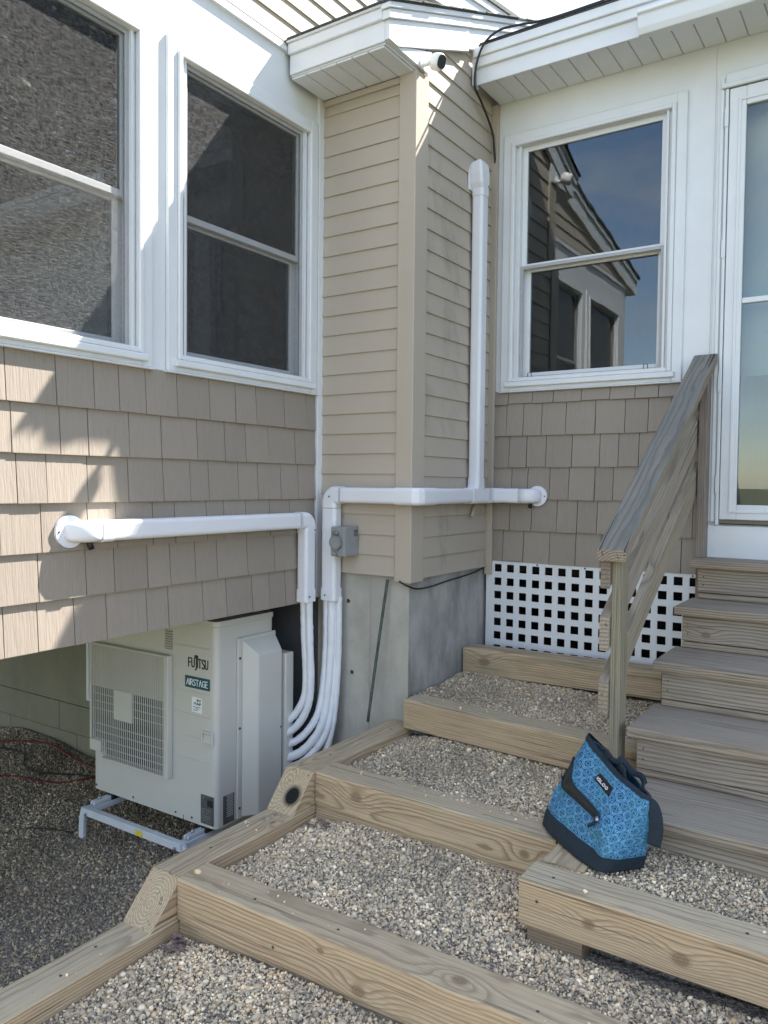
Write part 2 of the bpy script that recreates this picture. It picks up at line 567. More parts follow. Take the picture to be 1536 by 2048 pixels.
def letters(name, text, o, ux, uy, h, w, mat, parent, gap=0.2, stroke=0.1, width=None, extra=(), weights=None):
    """lettering as thin raised strokes; o = left baseline point, ux/uy unit directions"""
    o, ux, uy = Vector(o), Vector(ux), Vector(uy)
    nz = ux.cross(uy).normalized()
    x, lines = 0.0, []
    for ch in text:
        for s in GL[ch]:
            lines.append([(x + a, b) for a, b in s])
        x += GWID[ch] + gap
    tot = x - gap
    sx = (width / tot) if width else h
    lines += [[(a / sx, b) for a, b in e] for e in extra]
    bm = bmesh.new()
    hw = stroke * h / 2
    for ln in lines:
        P = [Vector((a * sx, b * h)) for a, b in ln]
        for i, (a, b) in enumerate(zip(P, P[1:])):
            t = (b - a).normalized() * hw
            s = Vector((-t.y, t.x))
            k = 0.00002 * (len(bm.faces) % 7)
            q = [a - t * .8 + s, a - t * .8 - s, b + t * .8 - s, b + t * .8 + s]
            vs = [bm.verts.new(o + ux * u.x + uy * u.y + nz * (w + k)) for u in q]
            vb = [bm.verts.new(o + ux * u.x + uy * u.y) for u in q]
            bm.faces.new(vs)
            for j in range(4):
                bm.faces.new((vb[j], vb[(j + 1) % 4], vs[(j + 1) % 4], vs[j]))
    return link(name, bm_mesh(bm), mat, parent)


# ================================================================== GROUND
def mat_ground():
    g = G('distant_lawn')
    v = g.tc()
    n = g.noise(v, 0.35, 6, 0.6)
    n2 = g.noise(v, 14, 5, 0.7)
    c = g.mix(g.ramp(n, [(0.35, 0.0), (0.65, 1.0)]), (0.055, 0.085, 0.03), (0.12, 0.115, 0.06))
    c = g.mix(g.m('MULTIPLY', n2, 0.5), c, (0.07, 0.07, 0.035))
    g.bsdf(c, 0.9, g.bump(n2, 0.6, 0.03), 0, 0.2)
    return g.mat


def mat_gravel_base():
    g = G('gravel_bed_fines')
    v = g.tc()
    vo = g.n.new('ShaderNodeTexVoronoi')
    vo.inputs['Scale'].default_value = 150
    g.l.new(v, vo.inputs['Vector'])
    c = g.ramp(g.sep(vo.outputs['Color'])[0], [(0.0, (0.10, 0.09, 0.078)), (0.5, (0.24, 0.215, 0.18)), (1.0, (0.40, 0.365, 0.31))])
    h = g.m('SUBTRACT', 1.0, vo.outputs['Distance'])
    g.bsdf(c, 0.9, g.bump(h, 0.8, 0.006), 0, 0.2)
    return g.mat


def mat_pebble():
    g = G('river_pebbles')
    at = g.n.new('ShaderNodeAttribute')
    at.attribute_name = 'Col'
    n = g.noise(g.tc(), 260, 3, 0.6)
    c = g.mix(g.m('MULTIPLY', n, 0.28), at.outputs['Color'], (0.12, 0.11, 0.10))
    g.bsdf(c, 0.62, None, 0, 0.4)
    return g.mat


M['lawn'] = mat_ground()
M['fines'] = mat_gravel_base()
M['pebble'] = mat_pebble()

bm = bmesh.new()
S = 900
N = 24
gr = [[None] * (N + 1) for _ in range(N + 1)]
for i in range(N + 1):
    for j in range(N + 1):
        u, w = (i / N * 2 - 1), (j / N * 2 - 1)
        gr[i][j] = bm.verts.new((S * u ** 3, S * w ** 3 - 10, -1.94))
for i in range(N):
    for j in range(N):
        bm.faces.new((gr[i][j], gr[i + 1][j], gr[i + 1][j + 1], gr[i][j + 1]))
tag(link('ground', bm_mesh(bm), M['lawn']), 'lawn and yard stretching away behind the steps to the horizon', 'ground', kind='structure')


def wob(x, y, s=0):
    return 0.006 * math.sin(5.1 * x + 2.3 * y + s) + 0.005 * math.sin(3.3 * y - 4.7 * x + 1.3 * s) + 0.003 * math.sin(13 * x + 9 * y)


def h_low(x, y):
    return -1.862 + 1.3 * wob(x, y, 1) + 0.05 * math.exp(-((x + 2.6) ** 2 + (y - 0.0) ** 2) / 0.25)


def h1(x, y):
    return -1.052 + 0.5 * wob(x, y, 2) + 0.02 * math.exp(-((x - .62) ** 2 + (y - .5) ** 2) / .02)


def h2(x, y):
    return -1.192 + 0.6 * wob(x, y, 3) - 0.03 * math.exp(-((x - .6) / .12) ** 2)


def h3(x, y):
    return -1.343 + 0.7 * wob(x, y, 4) - 0.032 * math.exp(-((x - .6) / .15) ** 2) - 0.03 * max(0, min(1, (x - 1.55) / .12)) * (1 if y < -1.0 else 0.6)


def hb(x, y):
    return -1.197 + 0.6 * wob(x, y, 5)


def h4(x, y):
    return -1.478 + 0.8 * wob(x, y, 6) - 0.035 * math.exp(-((x - .6) / .22) ** 2) - 0.05 * min(1, max(0, -y - 1.7))


def bed(x0, x1, y0, y1, hf, label, n=40, zlow=-1.95):
    bm = bmesh.new()
    nx = max(2, int((x1 - x0) * n))
    ny = max(2, int((y1 - y0) * n))
    v = [[bm.verts.new((x0 + (x1 - x0) * i / nx, y0 + (y1 - y0) * j / ny, hf(x0 + (x1 - x0) * i / nx, y0 + (y1 - y0) * j / ny))) for j in range(ny + 1)] for i in range(nx + 1)]
    for i in range(nx):
        for j in range(ny):
            bm.faces.new((v[i][j], v[i + 1][j], v[i + 1][j + 1], v[i][j + 1]))
    rim = [v[i][0] for i in range(nx + 1)] + [v[nx][j] for j in range(1, ny + 1)] + [v[i][ny] for i in range(nx - 1, -1, -1)] + [v[0][j] for j in range(ny - 1, 0, -1)]
    low = [bm.verts.new((q.co.x, q.co.y, zlow)) for q in rim]
    k = len(rim)
    for i in range(k):
        bm.faces.new((rim[i], low[i], low[(i + 1) % k], rim[(i + 1) % k]))
    return tag(link('gravel_bed', bm_mesh(bm), M['fines']), label, 'gravel', kind='structure')


# pebble shapes
def ico():
    b = bmesh.new()
    bmesh.ops.create_icosphere(b, subdivisions=1, radius=1)
    b.verts.ensure_lookup_table()
    V = np.array([v.co[:] for v in b.verts])
    F = np.array([[v.index for v in f.verts] for f in b.faces])
    b.free()
    return V, F


ICO_V, ICO_F = ico()
OCT_V = np.array([(1, 0, 0), (-1, 0, 0), (0, 1, 0), (0, -1, 0), (0, 0, 1), (0, 0, -1), (.62, .62, .55), (-.6, -.6, .58)], float)
b_ = bmesh.new()
for q in OCT_V:
    b_.verts.new(q)
bmesh.ops.convex_hull(b_, input=list(b_.verts))
bmesh.ops.triangulate(b_, faces=list(b_.faces))
b_.verts.ensure_lookup_table()
OCT_V = np.array([v.co[:] for v in b_.verts])
OCT_F = np.array([[v.index for v in f.verts] for f in b_.faces])
b_.free()

PAL = np.array([(0.37, 0.34, 0.29), (0.26, 0.245, 0.225), (0.165, 0.16, 0.155), (0.45, 0.40, 0.32), (0.31, 0.24, 0.165), (0.56, 0.53, 0.475), (0.20, 0.19, 0.165), (0.115, 0.11, 0.11), (0.38, 0.28, 0.175), (0.25, 0.20, 0.16), (0.66, 0.63, 0.56)])
PW = np.array([.15, .17, .14, .11, .09, .07, .10, .06, .05, .04, .02])
PW = PW / PW.sum()
PAL = PAL * 0.66 + (PAL * PW[:, None]).sum(0) * 0.34


def pebbles(name, pts, size, label, V, F, seed, tone=1.0, kind='stuff'):
    rs = np.random.default_rng(seed)
    pts = np.asarray(pts)
    n = len(pts)
    q = rs.normal(size=(n, 4))
    q /= np.linalg.norm(q, axis=1)[:, None]
    a, b, c, d = q.T
    Rm = np.stack([np.stack([1 - 2 * (c * c + d * d), 2 * (b * c - a * d), 2 * (b * d + a * c)], -1),
                   np.stack([2 * (b * c + a * d), 1 - 2 * (b * b + d * d), 2 * (c * d - a * b)], -1),
                   np.stack([2 * (b * d - a * c), 2 * (c * d + a * b), 1 - 2 * (b * b + c * c)], -1)], -2)
    s = size * np.exp(rs.normal(-0.04, 0.38, n))
    sc3 = s[:, None] * np.stack([rs.uniform(.75, 1.35, n), rs.uniform(.65, 1.1, n), rs.uniform(.5, .85, n)], -1)
    base = V[None] * (1 + rs.uniform(-.16, .16, (n, len(V), 1)))
    vv = np.einsum('nij,nkj->nki', Rm, base * sc3[:, None, :]) + pts[:, None, :]
    ff = (F[None] + (np.arange(n) * len(V))[:, None, None]).reshape(-1, 3)
    me = bpy.data.meshes.new('m')
    me.vertices.add(n * len(V))
    me.vertices.foreach_set('co', vv.reshape(-1).astype(np.float32))
    me.loops.add(len(ff) * 3)
    me.loops.foreach_set('vertex_index', ff.reshape(-1).astype(np.int32))
    me.polygons.add(len(ff))
    me.polygons.foreach_set('loop_start', np.arange(0, len(ff) * 3, 3, dtype=np.int32))
    me.polygons.foreach_set('loop_total', np.full(len(ff), 3, np.int32))
    me.update(calc_edges=True)
    col = PAL[rs.choice(len(PAL), n, p=PW)] * np.array((2.34, 2.10, 1.70)) * rs.uniform(.8, 1.2, (n, 1)) * tone
    px, py = pts[:, 0], pts[:, 1]
    damp = 1 + .10 * np.sin(6.1 * px + 2.7 * py) + .08 * np.sin(9.3 * py - 5.2 * px + 1.0) + .06 * np.sin(21 * px + 17 * py)
    col = col * damp[:, None]
    col = np.concatenate([col, np.ones((n, 1))], 1)
    at = me.attributes.new('Col', 'FLOAT_COLOR', 'POINT')
    at.data.foreach_set('color', np.repeat(col, len(V), 0).reshape(-1).astype(np.float32))
    o = link(name, me, M['pebble'], smooth=True)
    return tag(o, label, 'gravel', kind=kind)


def scatter(x0, x1, y0, y1, hf, dens, seed, lift=0.002, ok=None):
    rs = np.random.default_rng(seed)
    n = int((x1 - x0) * (y1 - y0) * dens)
    X = rs.uniform(x0, x1, n)
    Y = rs.uniform(y0, y1, n)
    return [(x, y, hf(x, y) + lift + rs.uniform(-.003, .004)) for x, y in zip(X, Y) if ok is None or ok(x, y)]


GS = 0.0044
bed(-5.0, 0.455, -6.0, 0.03, h_low, 'lower gravel floor under and beside the raised wing', 14)
bed(0.56, 1.78, -0.01, 0.84, h1, 'uppermost gravel step below the white lattice', 30)
bed(0.596, 1.80, -0.70, -0.02, h2, 'middle gravel step between the second and third timbers', 30)
bed(0.596, 1.70, -1.42, -0.70, h3, 'wide gravel step in front of the blue bag', 30)
bed(1.70, 3.2, -1.42, -1.03, h3, 'gravel strip in front of the long timber under the bag', 30)
bed(1.70, 3.2, -1.0, -0.60, hb, 'raised gravel pad at the foot of the wooden stairs', 30)
bed(0.596, 4.4, -5.0, -1.43, h4, 'bottom gravel landing at the foot of the timber steps', 20)

pebbles('gravel', scatter(.60, 2.75, -2.75, -1.50, h4, 23500, 1), GS * 1.04, 'loose mixed pebbles on the bottom gravel landing', ICO_V, ICO_F, 1, 1.0)
pebbles('gravel', scatter(.60, 2.75, -1.37, -.76, h3, 22500, 2, ok=lambda x, y: y < -1.08 or x < 1.66), GS, 'loose mixed pebbles on the wide gravel step', ICO_V, ICO_F, 2, 0.98)
pebbles('gravel', scatter(.60, 1.80, -.70, -.07, h2, 22500, 3), GS, 'loose mixed pebbles on the middle gravel step', OCT_V, OCT_F, 3, 0.92)
pebbles('gravel', scatter(.565, 1.80, -.04, .62, h1, 22500, 4), GS, 'loose mixed pebbles on the uppermost gravel step', OCT_V, OCT_F, 4, 0.85)
pebbles('gravel', scatter(1.66, 3.2, -.97, -.60, hb, 22500, 5), GS, 'loose mixed pebbles on the pad at the stair foot', OCT_V, OCT_F, 5, 0.98)
pebbles('gravel', scatter(-2.9, .45, -2.6, 0.0, h_low, 8600, 6, 0.001), GS * 1.25, 'loose grey pebbles on the lower gravel floor', OCT_V, OCT_F, 6, 0.70)

# ================================================================== HOUSE
A_X, B_Y = 0.5608, 0.8466
house = thing('house', (0, 0, -1.9), 'house with brown shake and tan clapboard walls and white trim', 'house')


def clapboard(parent, axis, a0, a1, face, z, mat, sgn, exp=0.1016, ztop=None, rake=None, butt=0.0125):
    """one lapped course. axis 0: runs along x on plane y=face (outward -y); axis 1: runs along y on plane x=face (outward +x)"""
    zt = z + exp + 0.012 if ztop is None else min(z + exp + 0.012, ztop)
    prof = [(0.0, z + 0.0), (butt, z + 0.001), (butt, z + 0.005), (0.0035, zt), (0.0, zt)]
    bm = bmesh.new()
    ends = [(a0, 0), (a1, 0)]
    rings = []
    for a, _ in ends:
        ring = []
        for d, zz in prof:
            p = (a, face - d, zz) if axis == 0 else (face + d, a, zz)
            ring.append(bm.verts.new(p))
        rings.append(ring)
    k = len(prof)
    for j in range(k):
        bm.faces.new((rings[0][j], rings[0][(j + 1) % k], rings[1][(j + 1) % k], rings[1][j]))
    bm.faces.new(rings[0])
    bm.faces.new(rings[1][::-1])
    if rake:      # cut by plane
        co, no = rake
        bmesh.ops.bisect_plane(bm, geom=list(bm.verts) + list(bm.edges) + list(bm.faces), plane_co=co, plane_no=no, clear_outer=True)
        bmesh.ops.holes_fill(bm, edges=[e for e in bm.edges if e.is_boundary])
        if len(bm.faces) < 4:
            bm.free()
            return None
    return link('clapboard', bm_mesh(bm), mat, parent)


# ---- face A (looks to -y), clapboards
sidA = box('clapboard_siding', (-0.02, 0.004, -0.455), (0.55, 0.10, 1.955), M['tan'], house)
for k in range(24):
    z = -0.462 + 0.1016 * k
    clapboard(sidA, 0, 0.018, 0.488, 0.0, z, M['tan'], -1, ztop=1.93)
box('trim_channel', (0.0, -0.016, -0.462), (0.017, 0.003, 1.925), M['tan'], sidA)
box('trim_channel', (0.0, -0.018, 1.926), (0.484, 0.003, 1.955), M['tan'], sidA)
# ---- face B (looks to +x)
SL = 0.42


def rake_low(y):
    return 1.946 + SL * (y + 0.285)


nrm = Vector((0, -SL, 1)).normalized()
sidB = prism('clapboard_siding', [(0.02, -0.465), (2.6, -0.465), (2.6, rake_low(2.6) + .1), (0.02, rake_low(0.02) + .1)], 0, A_X - 0.1, A_X - 0.004, M['tan'], house)
for k in range(30):
    z = -0.472 + 0.1016 * k
    clapboard(sidB, 1, 0.098, 0.815, A_X, z, M['tan_dirty'], 1, rake=((A_X, 0, rake_low(0) + 0.05), nrm))
# ---- corner post between A and B
prism('corner_post', [(0.485, -0.02), (0.580, -0.02), (0.580, 0.100), (0.562, 0.100), (0.562, -0.002), (0.485, -0.002)], 2, -0.487, 1.972, M['tan'], house, 0.003)
# ---- inside corner strip between B and the right wing
prism('corner_post', [(A_X + .0005, B_Y - .030), (A_X + .044, B_Y - .030), (A_X + .044, B_Y - 0.002), (A_X + .0005, B_Y - .002)], 2, -0.515, 2.128, M['tan'], house, 0.002)


# ---- shake courses
def shakes(parent, axis, a0, a1, face, ztop, zbots, seed, wid=(0.10, 0.205), jit=(0, 0, 0.001)):
    rs = random.Random(seed)
    prev = ztop
    for zb in zbots:
        a = a0 - rs.uniform(0, .1)
        while a < a1 - 0.004:
            w = rs.uniform(*wid)
            e0, e1 = max(a, a0), min(a + w, a1)
            if a1 - e1 < 0.03:
                e1 = a1
            if e1 - e0 > 0.012:
                j = rs.choice(jit)
                t = 0.0165 + rs.uniform(-.0025, .0025)
                zt = prev + 0.004
                bm = bmesh.new()
                prof = [(-0.002, zb + j), (t, zb + j + .001), (t, zb + j + 0.004), (0.004, zt), (-0.002, zt)]
                A, Bv = [], []
                for q, L in ((e0 + .0018, A), (e1 - .0018, Bv)):
                    for d, z in prof:
                        L.append(bm.verts.new((face + d, q, z) if axis == 1 else (q, face - d, z)))
                n = len(prof)
                for i in range(n):
                    bm.faces.new((A[i], A[(i + 1) % n], Bv[(i + 1) % n], Bv[i]))
                bm.faces.new(A)
                bm.faces.new(Bv[::-1])
                link('shingle', bm_mesh(bm), M['shake'], parent)
            a = e1 if e1 == a1 else a + w
        prev = zb


L_END = -3.40
shL = box('shingle_siding', (-0.10, L_END, -0.60), (-0.003, 0.0, 0.46), M['shake'], house)
shakes(shL, 1, L_END, -0.052, 0.0, 0.452, [0.268, 0.091, -0.085, -0.262, -0.438, -0.616], 3, (0.105, 0.20))
shR = box('shingle_siding', (0.50, B_Y + 0.003, -0.44), (5.2, B_Y + 0.10, 0.53), M['shake'], house)
shakes(shR, 0, A_X + .044, 1.750, B_Y, 0.522, [0.450, 0.273, 0.096, -0.081, -0.258, -0.437], 5, (0.085, 0.165), (0, 0, 0, 0.003, 0.004, -0.002))


# ---- left wing: white panel wall with two windows
def plane_wall(name, axis, face, thick, a0, a1, z0, z1, holes, mat, parent):
    """slab with rectangular openings, made of boxes that butt end to end"""
    lst = []
    hs = sorted(holes)
    cur = a0
    for (h0, h1_, hz0, hz1) in hs:
        lst.append((cur, h0, z0, z1))
        lst.append((h0, h1_, z0, hz0))
        lst.append((h0, h1_, hz1, z1))
        cur = h1_
    lst.append((cur, a1, z0, z1))
    bx = []
    for (p, q, r, s) in lst:
        if q - p > 1e-4 and s - r > 1e-4:
            bx.append(((face - thick, p, r), (face, q, s)) if axis == 1 else ((p, face, r), (q, face + thick, s)))
    return boxes(name, bx, mat, parent)


W2 = (-0.945, -0.140, 0.508, 1.768)
W1 = (-2.010, -1.205, 0.508, 1.768)
W0 = (-3.080, -2.275, 0.508, 1.768)
plane_wall('wall_panel', 1, 0.0, 0.10, L_END, 0.0, 0.452, 2.086, [W0, W1, W2], M['white'], house)
box('trim_strip', (0.0005, -0.047, -0.60), (0.020, -0.0005, 2.084), M['white'], house, 0.002)
box('trim_strip', (-0.02, L_END, 2.083), (0.017, -0.002, 2.106), M['white'], house)
box('trim_strip', (-0.02, L_END, 2.100), (0.011, -0.002, 2.124), M['white'], house)


def frame_ring(axis, face, out0, out1, a0, a1, z0, z1, w):
    """four butted boxes forming a rectangular ring of width w just inside a0..a1,z0..z1"""
    def bx(p, q, r, s):
        return ((face + out0, p, r), (face + out1, q, s)) if axis == 1 else ((p, face - out1, r), (q, face - out0, s))
    return [bx(a0, a0 + w, z0, z1), bx(a1 - w, a1, z0, z1), bx(a0 + w, a1 - w, z0, z0 + w), bx(a0 + w, a1 - w, z1 - w, z1)]


def window(parent, axis, face, op, label, screen=True, full=True, catches=False, mesh=True):
    a0, a1, z0, z1 = op
    S_ = (lambda d: face + d) if axis == 1 else (lambda d: face - d)

    def B(d0, d1, p, q, r, s):
        lo, hi = sorted((S_(d0), S_(d1)))
        return ((lo, p, r), (hi, q, s)) if axis == 1 else ((p, lo, r), (q, hi, s))
    win = boxes('window', frame_ring(axis, face, -0.085, 0.012, a0 - .0, a1 + .0, z0, z1, 0.012), M['white'], parent)
    if label:
        win['label'] = label
    c = boxes('casing', frame_ring(axis, face, 0.0008, 0.018, a0 - .092, a1 + .088, z0 - .050, z1 + .062, 0.050), M['white'], win, 0.003)
    boxes('casing', frame_ring(axis, face, 0.0008, 0.030, a0 - .0415, a1 + .0375, z0 - .0005, z1 + .0115, 0.022), M['white'], win, 0.004)
    boxes('casing', frame_ring(axis, face, 0.0008, 0.022, a0 - .0190, a1 + .0150, z0 + .012, z1 + .0, 0.0185), M['white'], win, 0.002) if False else None
    boxes('sill', [B(0.0, 0.038, a0 - .060, a1 + .056, z0 - .030, z0 - .002)], M['white'], win, 0.004)
    boxes('sill', [B(0.0, 0.028, a0 - .100, a1 + .096, z0 - .058, z0 - .0515)], M['white'], win, 0.002)
    zm = (z0 + z1) / 2 - 0.02
    # upper sash (outer), lower sash (inner)
    boxes('sash', frame_ring(axis, face, -0.040, -0.016, a0 + .012, a1 - .012, zm - .010, z1 - .012, 0.028), M['white'], win, 0.002)
    boxes('sash', frame_ring(axis, face, -0.072, -0.046, a0 + .012, a1 - .012, z0 + .012, zm + .020, 0.042), M['white'], win, 0.002)
    pu = boxes('pane', [B(-.030, -.026, a0 + .039, a1 - .039, zm + .017, z1 - .039)], M['glass'], win)
    pl = boxes('pane', [B(-.061, -.057, a0 + .053, a1 - .053, z0 + .053, zm - .021)], M['glass'], win)
    if screen:
        zt = z1 - .014 if full else zm + .004
        boxes('screen_frame', frame_ring(axis, face, -0.013, -0.002, a0 + .013, a1 - .013, z0 + .013, zt, 0.017), M['screen_frame'], win, 0.001)
        d = -0.0065
        bm = bmesh.new()
        pts = [(a0 + .03, z0 + .03), (a1 - .03, z0 + .03), (a1 - .03, zt - .017), (a0 + .03, zt - .017)]
        vs = [bm.verts.new((S_(d), a, z) if axis == 1 else (a, S_(d), z)) for a, z in pts]
        bm.faces.new(vs)
        if mesh:
            link('insect_screen', bm_mesh(bm), M['screen'], win)
        else:
            bm.free()
    if catches:
        for a in (a0 + .075, a1 - .095):
            pts = [Vector((a - .010, S_(-.002), z0 + .020)), Vector((a - .007, S_(.003), z0 + .047)), Vector((a + .012, S_(.003), z0 + .047)), Vector((a + .014, S_(-.002), z0 + .020))]
            tube('screen_tab', pts, 0.0022, M['black'], win, 6, raw=True)
    return win


window(house, 1, 0.0, W2, 'left wing window beside the tan corner, insect screen over a dark room')
window(house, 1, 0.0, W1, 'left wing window with its insect screen in full sun')
window(house, 1, 0.0, W0, 'left wing window nearest the end corner of the wing')
# rooms behind
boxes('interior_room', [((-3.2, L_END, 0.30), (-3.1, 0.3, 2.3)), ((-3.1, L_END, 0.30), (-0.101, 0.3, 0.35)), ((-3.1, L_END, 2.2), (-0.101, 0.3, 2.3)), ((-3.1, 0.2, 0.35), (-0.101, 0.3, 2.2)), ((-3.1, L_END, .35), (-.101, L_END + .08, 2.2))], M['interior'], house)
# gable clapboards above the left wing panel
def l_rake(y):
    return 3.35 + 0.20 * (y - 1.756)


nrl = Vector((0, -0.20, 1)).normalized()
gabL = prism('clapboard_siding', [(L_END, 2.126), (3.2, 2.126), (3.2, l_rake(3.2) - .06), (L_END, l_rake(L_END) - .06)], 0, -0.10, -0.003, M['tan'], house)
for k in range(14):
    clapboard(gabL, 1, L_END, 3.2, 0.0, 2.125 + .1016 * k, M['tan'], 1, rake=((0, 0, l_rake(0) - .10), nrl))
prism('rake_board', [(L_END - .24, l_rake(L_END - .24) - .20), (3.3, l_rake(3.3) - .20), (3.3, l_rake(3.3) - .055), (L_END - .24, l_rake(L_END - .24) - .055)], 0, 0.006, 0.036, M['white'], house)
prism('rake_board', [(L_END - .27, l_rake(L_END - .27) - .0545), (3.3, l_rake(3.3) - .0545), (3.3, l_rake(3.3)), (L_END - .27, l_rake(L_END - .27))], 0, 0.004, 0.050, M['white'], house)
prism('roof', [(L_END - .32, l_rake(L_END - .32) + .001), (3.3, l_rake(3.3) + .001), (3.3, l_rake(3.3) + .030), (L_END - .32, l_rake(L_END - .32) + .030)], 0, -5.2, 0.062, M['asphalt_roof'], house)
box('soffit', (-5.0, L_END - .26, 2.085), (0.003, L_END - .061, 2.100), M['white'], house)
box('fascia', (-5.0, L_END - .28, 2.080), (0.036, L_END - .261, 2.245), M['white'], house)
# left wing end wall, far wall and underside
box('end_wall', (-5.0, L_END - .060, -0.61), (-0.003, L_END - .0005, 0.452), M['shake'], house)
box('end_wall', (-5.0, L_END - .055, 0.4525), (-0.004, L_END - .0005, 2.13), M['white'], house)
box('wall_back', (-5.0, 0.301, -0.60), (-0.4, 3.3, 3.0), M['tan'], house)
box('floor_underside', (-5.0, L_END + .005, -0.600), (-0.012, 0.03, -0.55), M['underside'], house)

# ---- eave over face A
FY = -0.285
box('soffit', (0.021, FY + .012, 1.968), (0.57, 0.0, 1.985), M['white'], house)
sofA = box('fascia', (0.021, FY - .0, 1.975), (0.5745, FY + .0115, 2.066), M['white'], house, 0.002)
for k in range(6):
    x0 = 0.024 + 0.0905 * k
    box('soffit_panel', (x0, FY + .013, 1.957), (x0 + .0870, -0.019, 1.967), M['white'], sofA, 0.003)
box('fascia', (0.021, FY - .016, 2.0665), (0.5703, FY + .010, 2.116), M['white'], house, 0.003)
box('drip_edge', (0.018, FY - .028, 2.1165), (0.5703, FY + .010, 2.140), M['white'], house, 0.003)

# ---- rake on face B with its boxed return
rk0 = A_X + 0.014
prism('rake_return', [(FY + .012, 1.978), (0.075, 1.978), (0.105, 2.098), (-0.19, 1.988), (FY + .012, 1.985)], 0, rk0 - .012, rk0 + .016, M['white'], house, 0.002)
def rpoly(y0, y1, lo, hi):
    return [(y0, rake_low(y0) + lo), (y1, rake_low(y1) + lo), (y1, rake_low(y1) + hi), (y0, rake_low(y0) + hi)]


prism('rake_board', [(FY - .0, 1.979), (-0.205, 1.979), (0.47, rake_low(0.47)), (0.47, rake_low(.47) + .119), (FY - .0, rake_low(FY) + .119)], 0, rk0 + .0005, rk0 + .024, M['white'], house, 0.002)
prism('rake_board', rpoly(0.4735, 2.6, 0.012, 0.119), 0, rk0 - .001, rk0 + .020, M['white'], house, 0.002)
prism('rake_board', rpoly(FY - .016, 0.470, 0.1195, 0.163), 0, rk0 - .004, rk0 + .036, M['white'], house, 0.003)
prism('rake_board', rpoly(0.472, 2.6, 0.1195, 0.163), 0, rk0 - .004, rk0 + .034, M['white'], house, 0.003)
prism('drip_edge', rpoly(FY - .028, 2.6, 0.1635, 0.190), 0, rk0 - .004, rk0 + .046, M['white'], house, 0.003)
roofA = prism('roof', rpoly(FY - .031, 2.6, 0.1905, 0.1955), 0, -0.05, rk0 + .052, M['asphalt_roof'], house)
for k in range(22):
    y0 = FY - .034 + .132 * k
    rr = rnd.uniform(-.006, .008)
    prism('roof_shingle', [(y0, rake_low(y0) + .1960), (y0 + .15, rake_low(y0 + .15) + .1960), (y0 + .15, rake_low(y0 + .15) + .198), (y0, rake_low(y0) + .2030)], 0, 0.03, rk0 + .058 + rr, M['asphalt_roof'], roofA)

# ---- right wing: white panel wall, window, door
WR = (0.730, 1.535, 0.575, 1.885)
DX0, DX1 = 1.797, 2.70
plane_wall('wall_panel', 0, B_Y, 0.10, A_X + .03, 5.2, 0.5255, 2.16, [WR], M['white'], house) if False else None
plane_wall('wall_panel', 0, B_Y, 0.10, A_X + .03, 1.7495, 0.5255, 2.16, [WR], M['white'], house)
plane_wall('wall_panel', 0, B_Y, 0.10, 1.7505, 5.2, -0.349, 2.16, [(DX0 + .004, DX1 - .004, -0.1755, 1.912)], M['white'], house)
window(house, 0, B_Y, WR, 'right wing window over brown shakes, reflecting the gable and clouds', screen=True, full=False, catches=True, mesh=False)
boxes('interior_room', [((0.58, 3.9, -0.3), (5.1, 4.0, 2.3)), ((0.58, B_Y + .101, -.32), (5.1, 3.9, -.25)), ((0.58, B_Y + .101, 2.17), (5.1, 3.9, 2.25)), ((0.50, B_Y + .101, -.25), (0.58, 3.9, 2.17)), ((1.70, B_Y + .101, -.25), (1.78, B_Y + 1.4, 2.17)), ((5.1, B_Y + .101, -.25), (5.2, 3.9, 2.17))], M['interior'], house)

# ---- eave of the right wing
RY = 0.565
sofR = box('fascia', (A_X + .036, RY - .0, 2.128), (5.3, RY + .012, 2.212), M['white'], house, 0.002)
box('soffit', (A_X + .036, RY + .0125, 2.142), (5.3, B_Y - .001, 2.158), M['white'], house)
x = A_X + .045
while x < 3.4:
    box('soffit_panel', (x, RY + .013, 2.131), (x + .0955, B_Y - .004, 2.141), M['white'], sofR, 0.003)
    x += 0.099
box('fascia', (A_X + .030, RY - .018, 2.2125), (5.3, RY + .010, 2.262), M['white'], house, 0.003)
box('drip_edge', (A_X + .026, RY - .030, 2.2625), (5.3, RY + .010, 2.312), M['white'], house, 0.003)
box('fascia', (A_X + .018, RY - .018, 2.124), (A_X + .0295, RY + .04, 2.262), M['white'], house, 0.002)
prism('gutter', [(RY - .0005, 2.222), (RY - .075, 2.216), (RY - .080, 2.196), (RY - .066, 2.188), (RY - .058, 2.135), (RY - .046, 2.108), (RY - .0005, 2.108)], 0, 1.465, 5.3, M['white'], house, 0.003)
prism('roof', [(RY - .034, 2.313), (4.4, 2.313 + SL * (4.434 - RY)), (4.4, 2.327 + SL * (4.434 - RY)), (RY - .034, 2.324)], 0, A_X + .068, 5.35, M['asphalt_roof'], house)
for s_ in (0, 1):
    pass

# ---- storm door and the entry door behind it
door = boxes('storm_door', [((DX0 + .020, B_Y - .022, -0.158), (DX0 + .095, B_Y + .008, 1.898)), ((DX1 - .095, B_Y - .022, -0.158), (DX1 - .020, B_Y + .008, 1.898)), ((DX0 + .0955, B_Y - .022, -0.158), (DX1 - .0955, B_Y + .008, -0.086)), ((DX0 + .0955, B_Y - .022, 1.808), (DX1 - .0955, B_Y + .008, 1.898))], M['white'], house, 0.003)
door['label'] = 'white aluminium storm door with two glass panes'
boxes('stile_moulding', frame_ring(0, B_Y, 0.0225, 0.027, DX0 + .060, DX1 - .060, -0.125, 1.845, 0.014), M['white'], door, 0.002)
box('glass_bar', (DX0 + .0957, B_Y - .018, 0.875), (DX1 - .0957, B_Y + .004, 0.902), M['white'], door, 0.003)
box('pane', (DX0 + .096, B_Y - .006, -0.0855), (DX1 - .096, B_Y - .002, 0.8745), M['glass'], door)
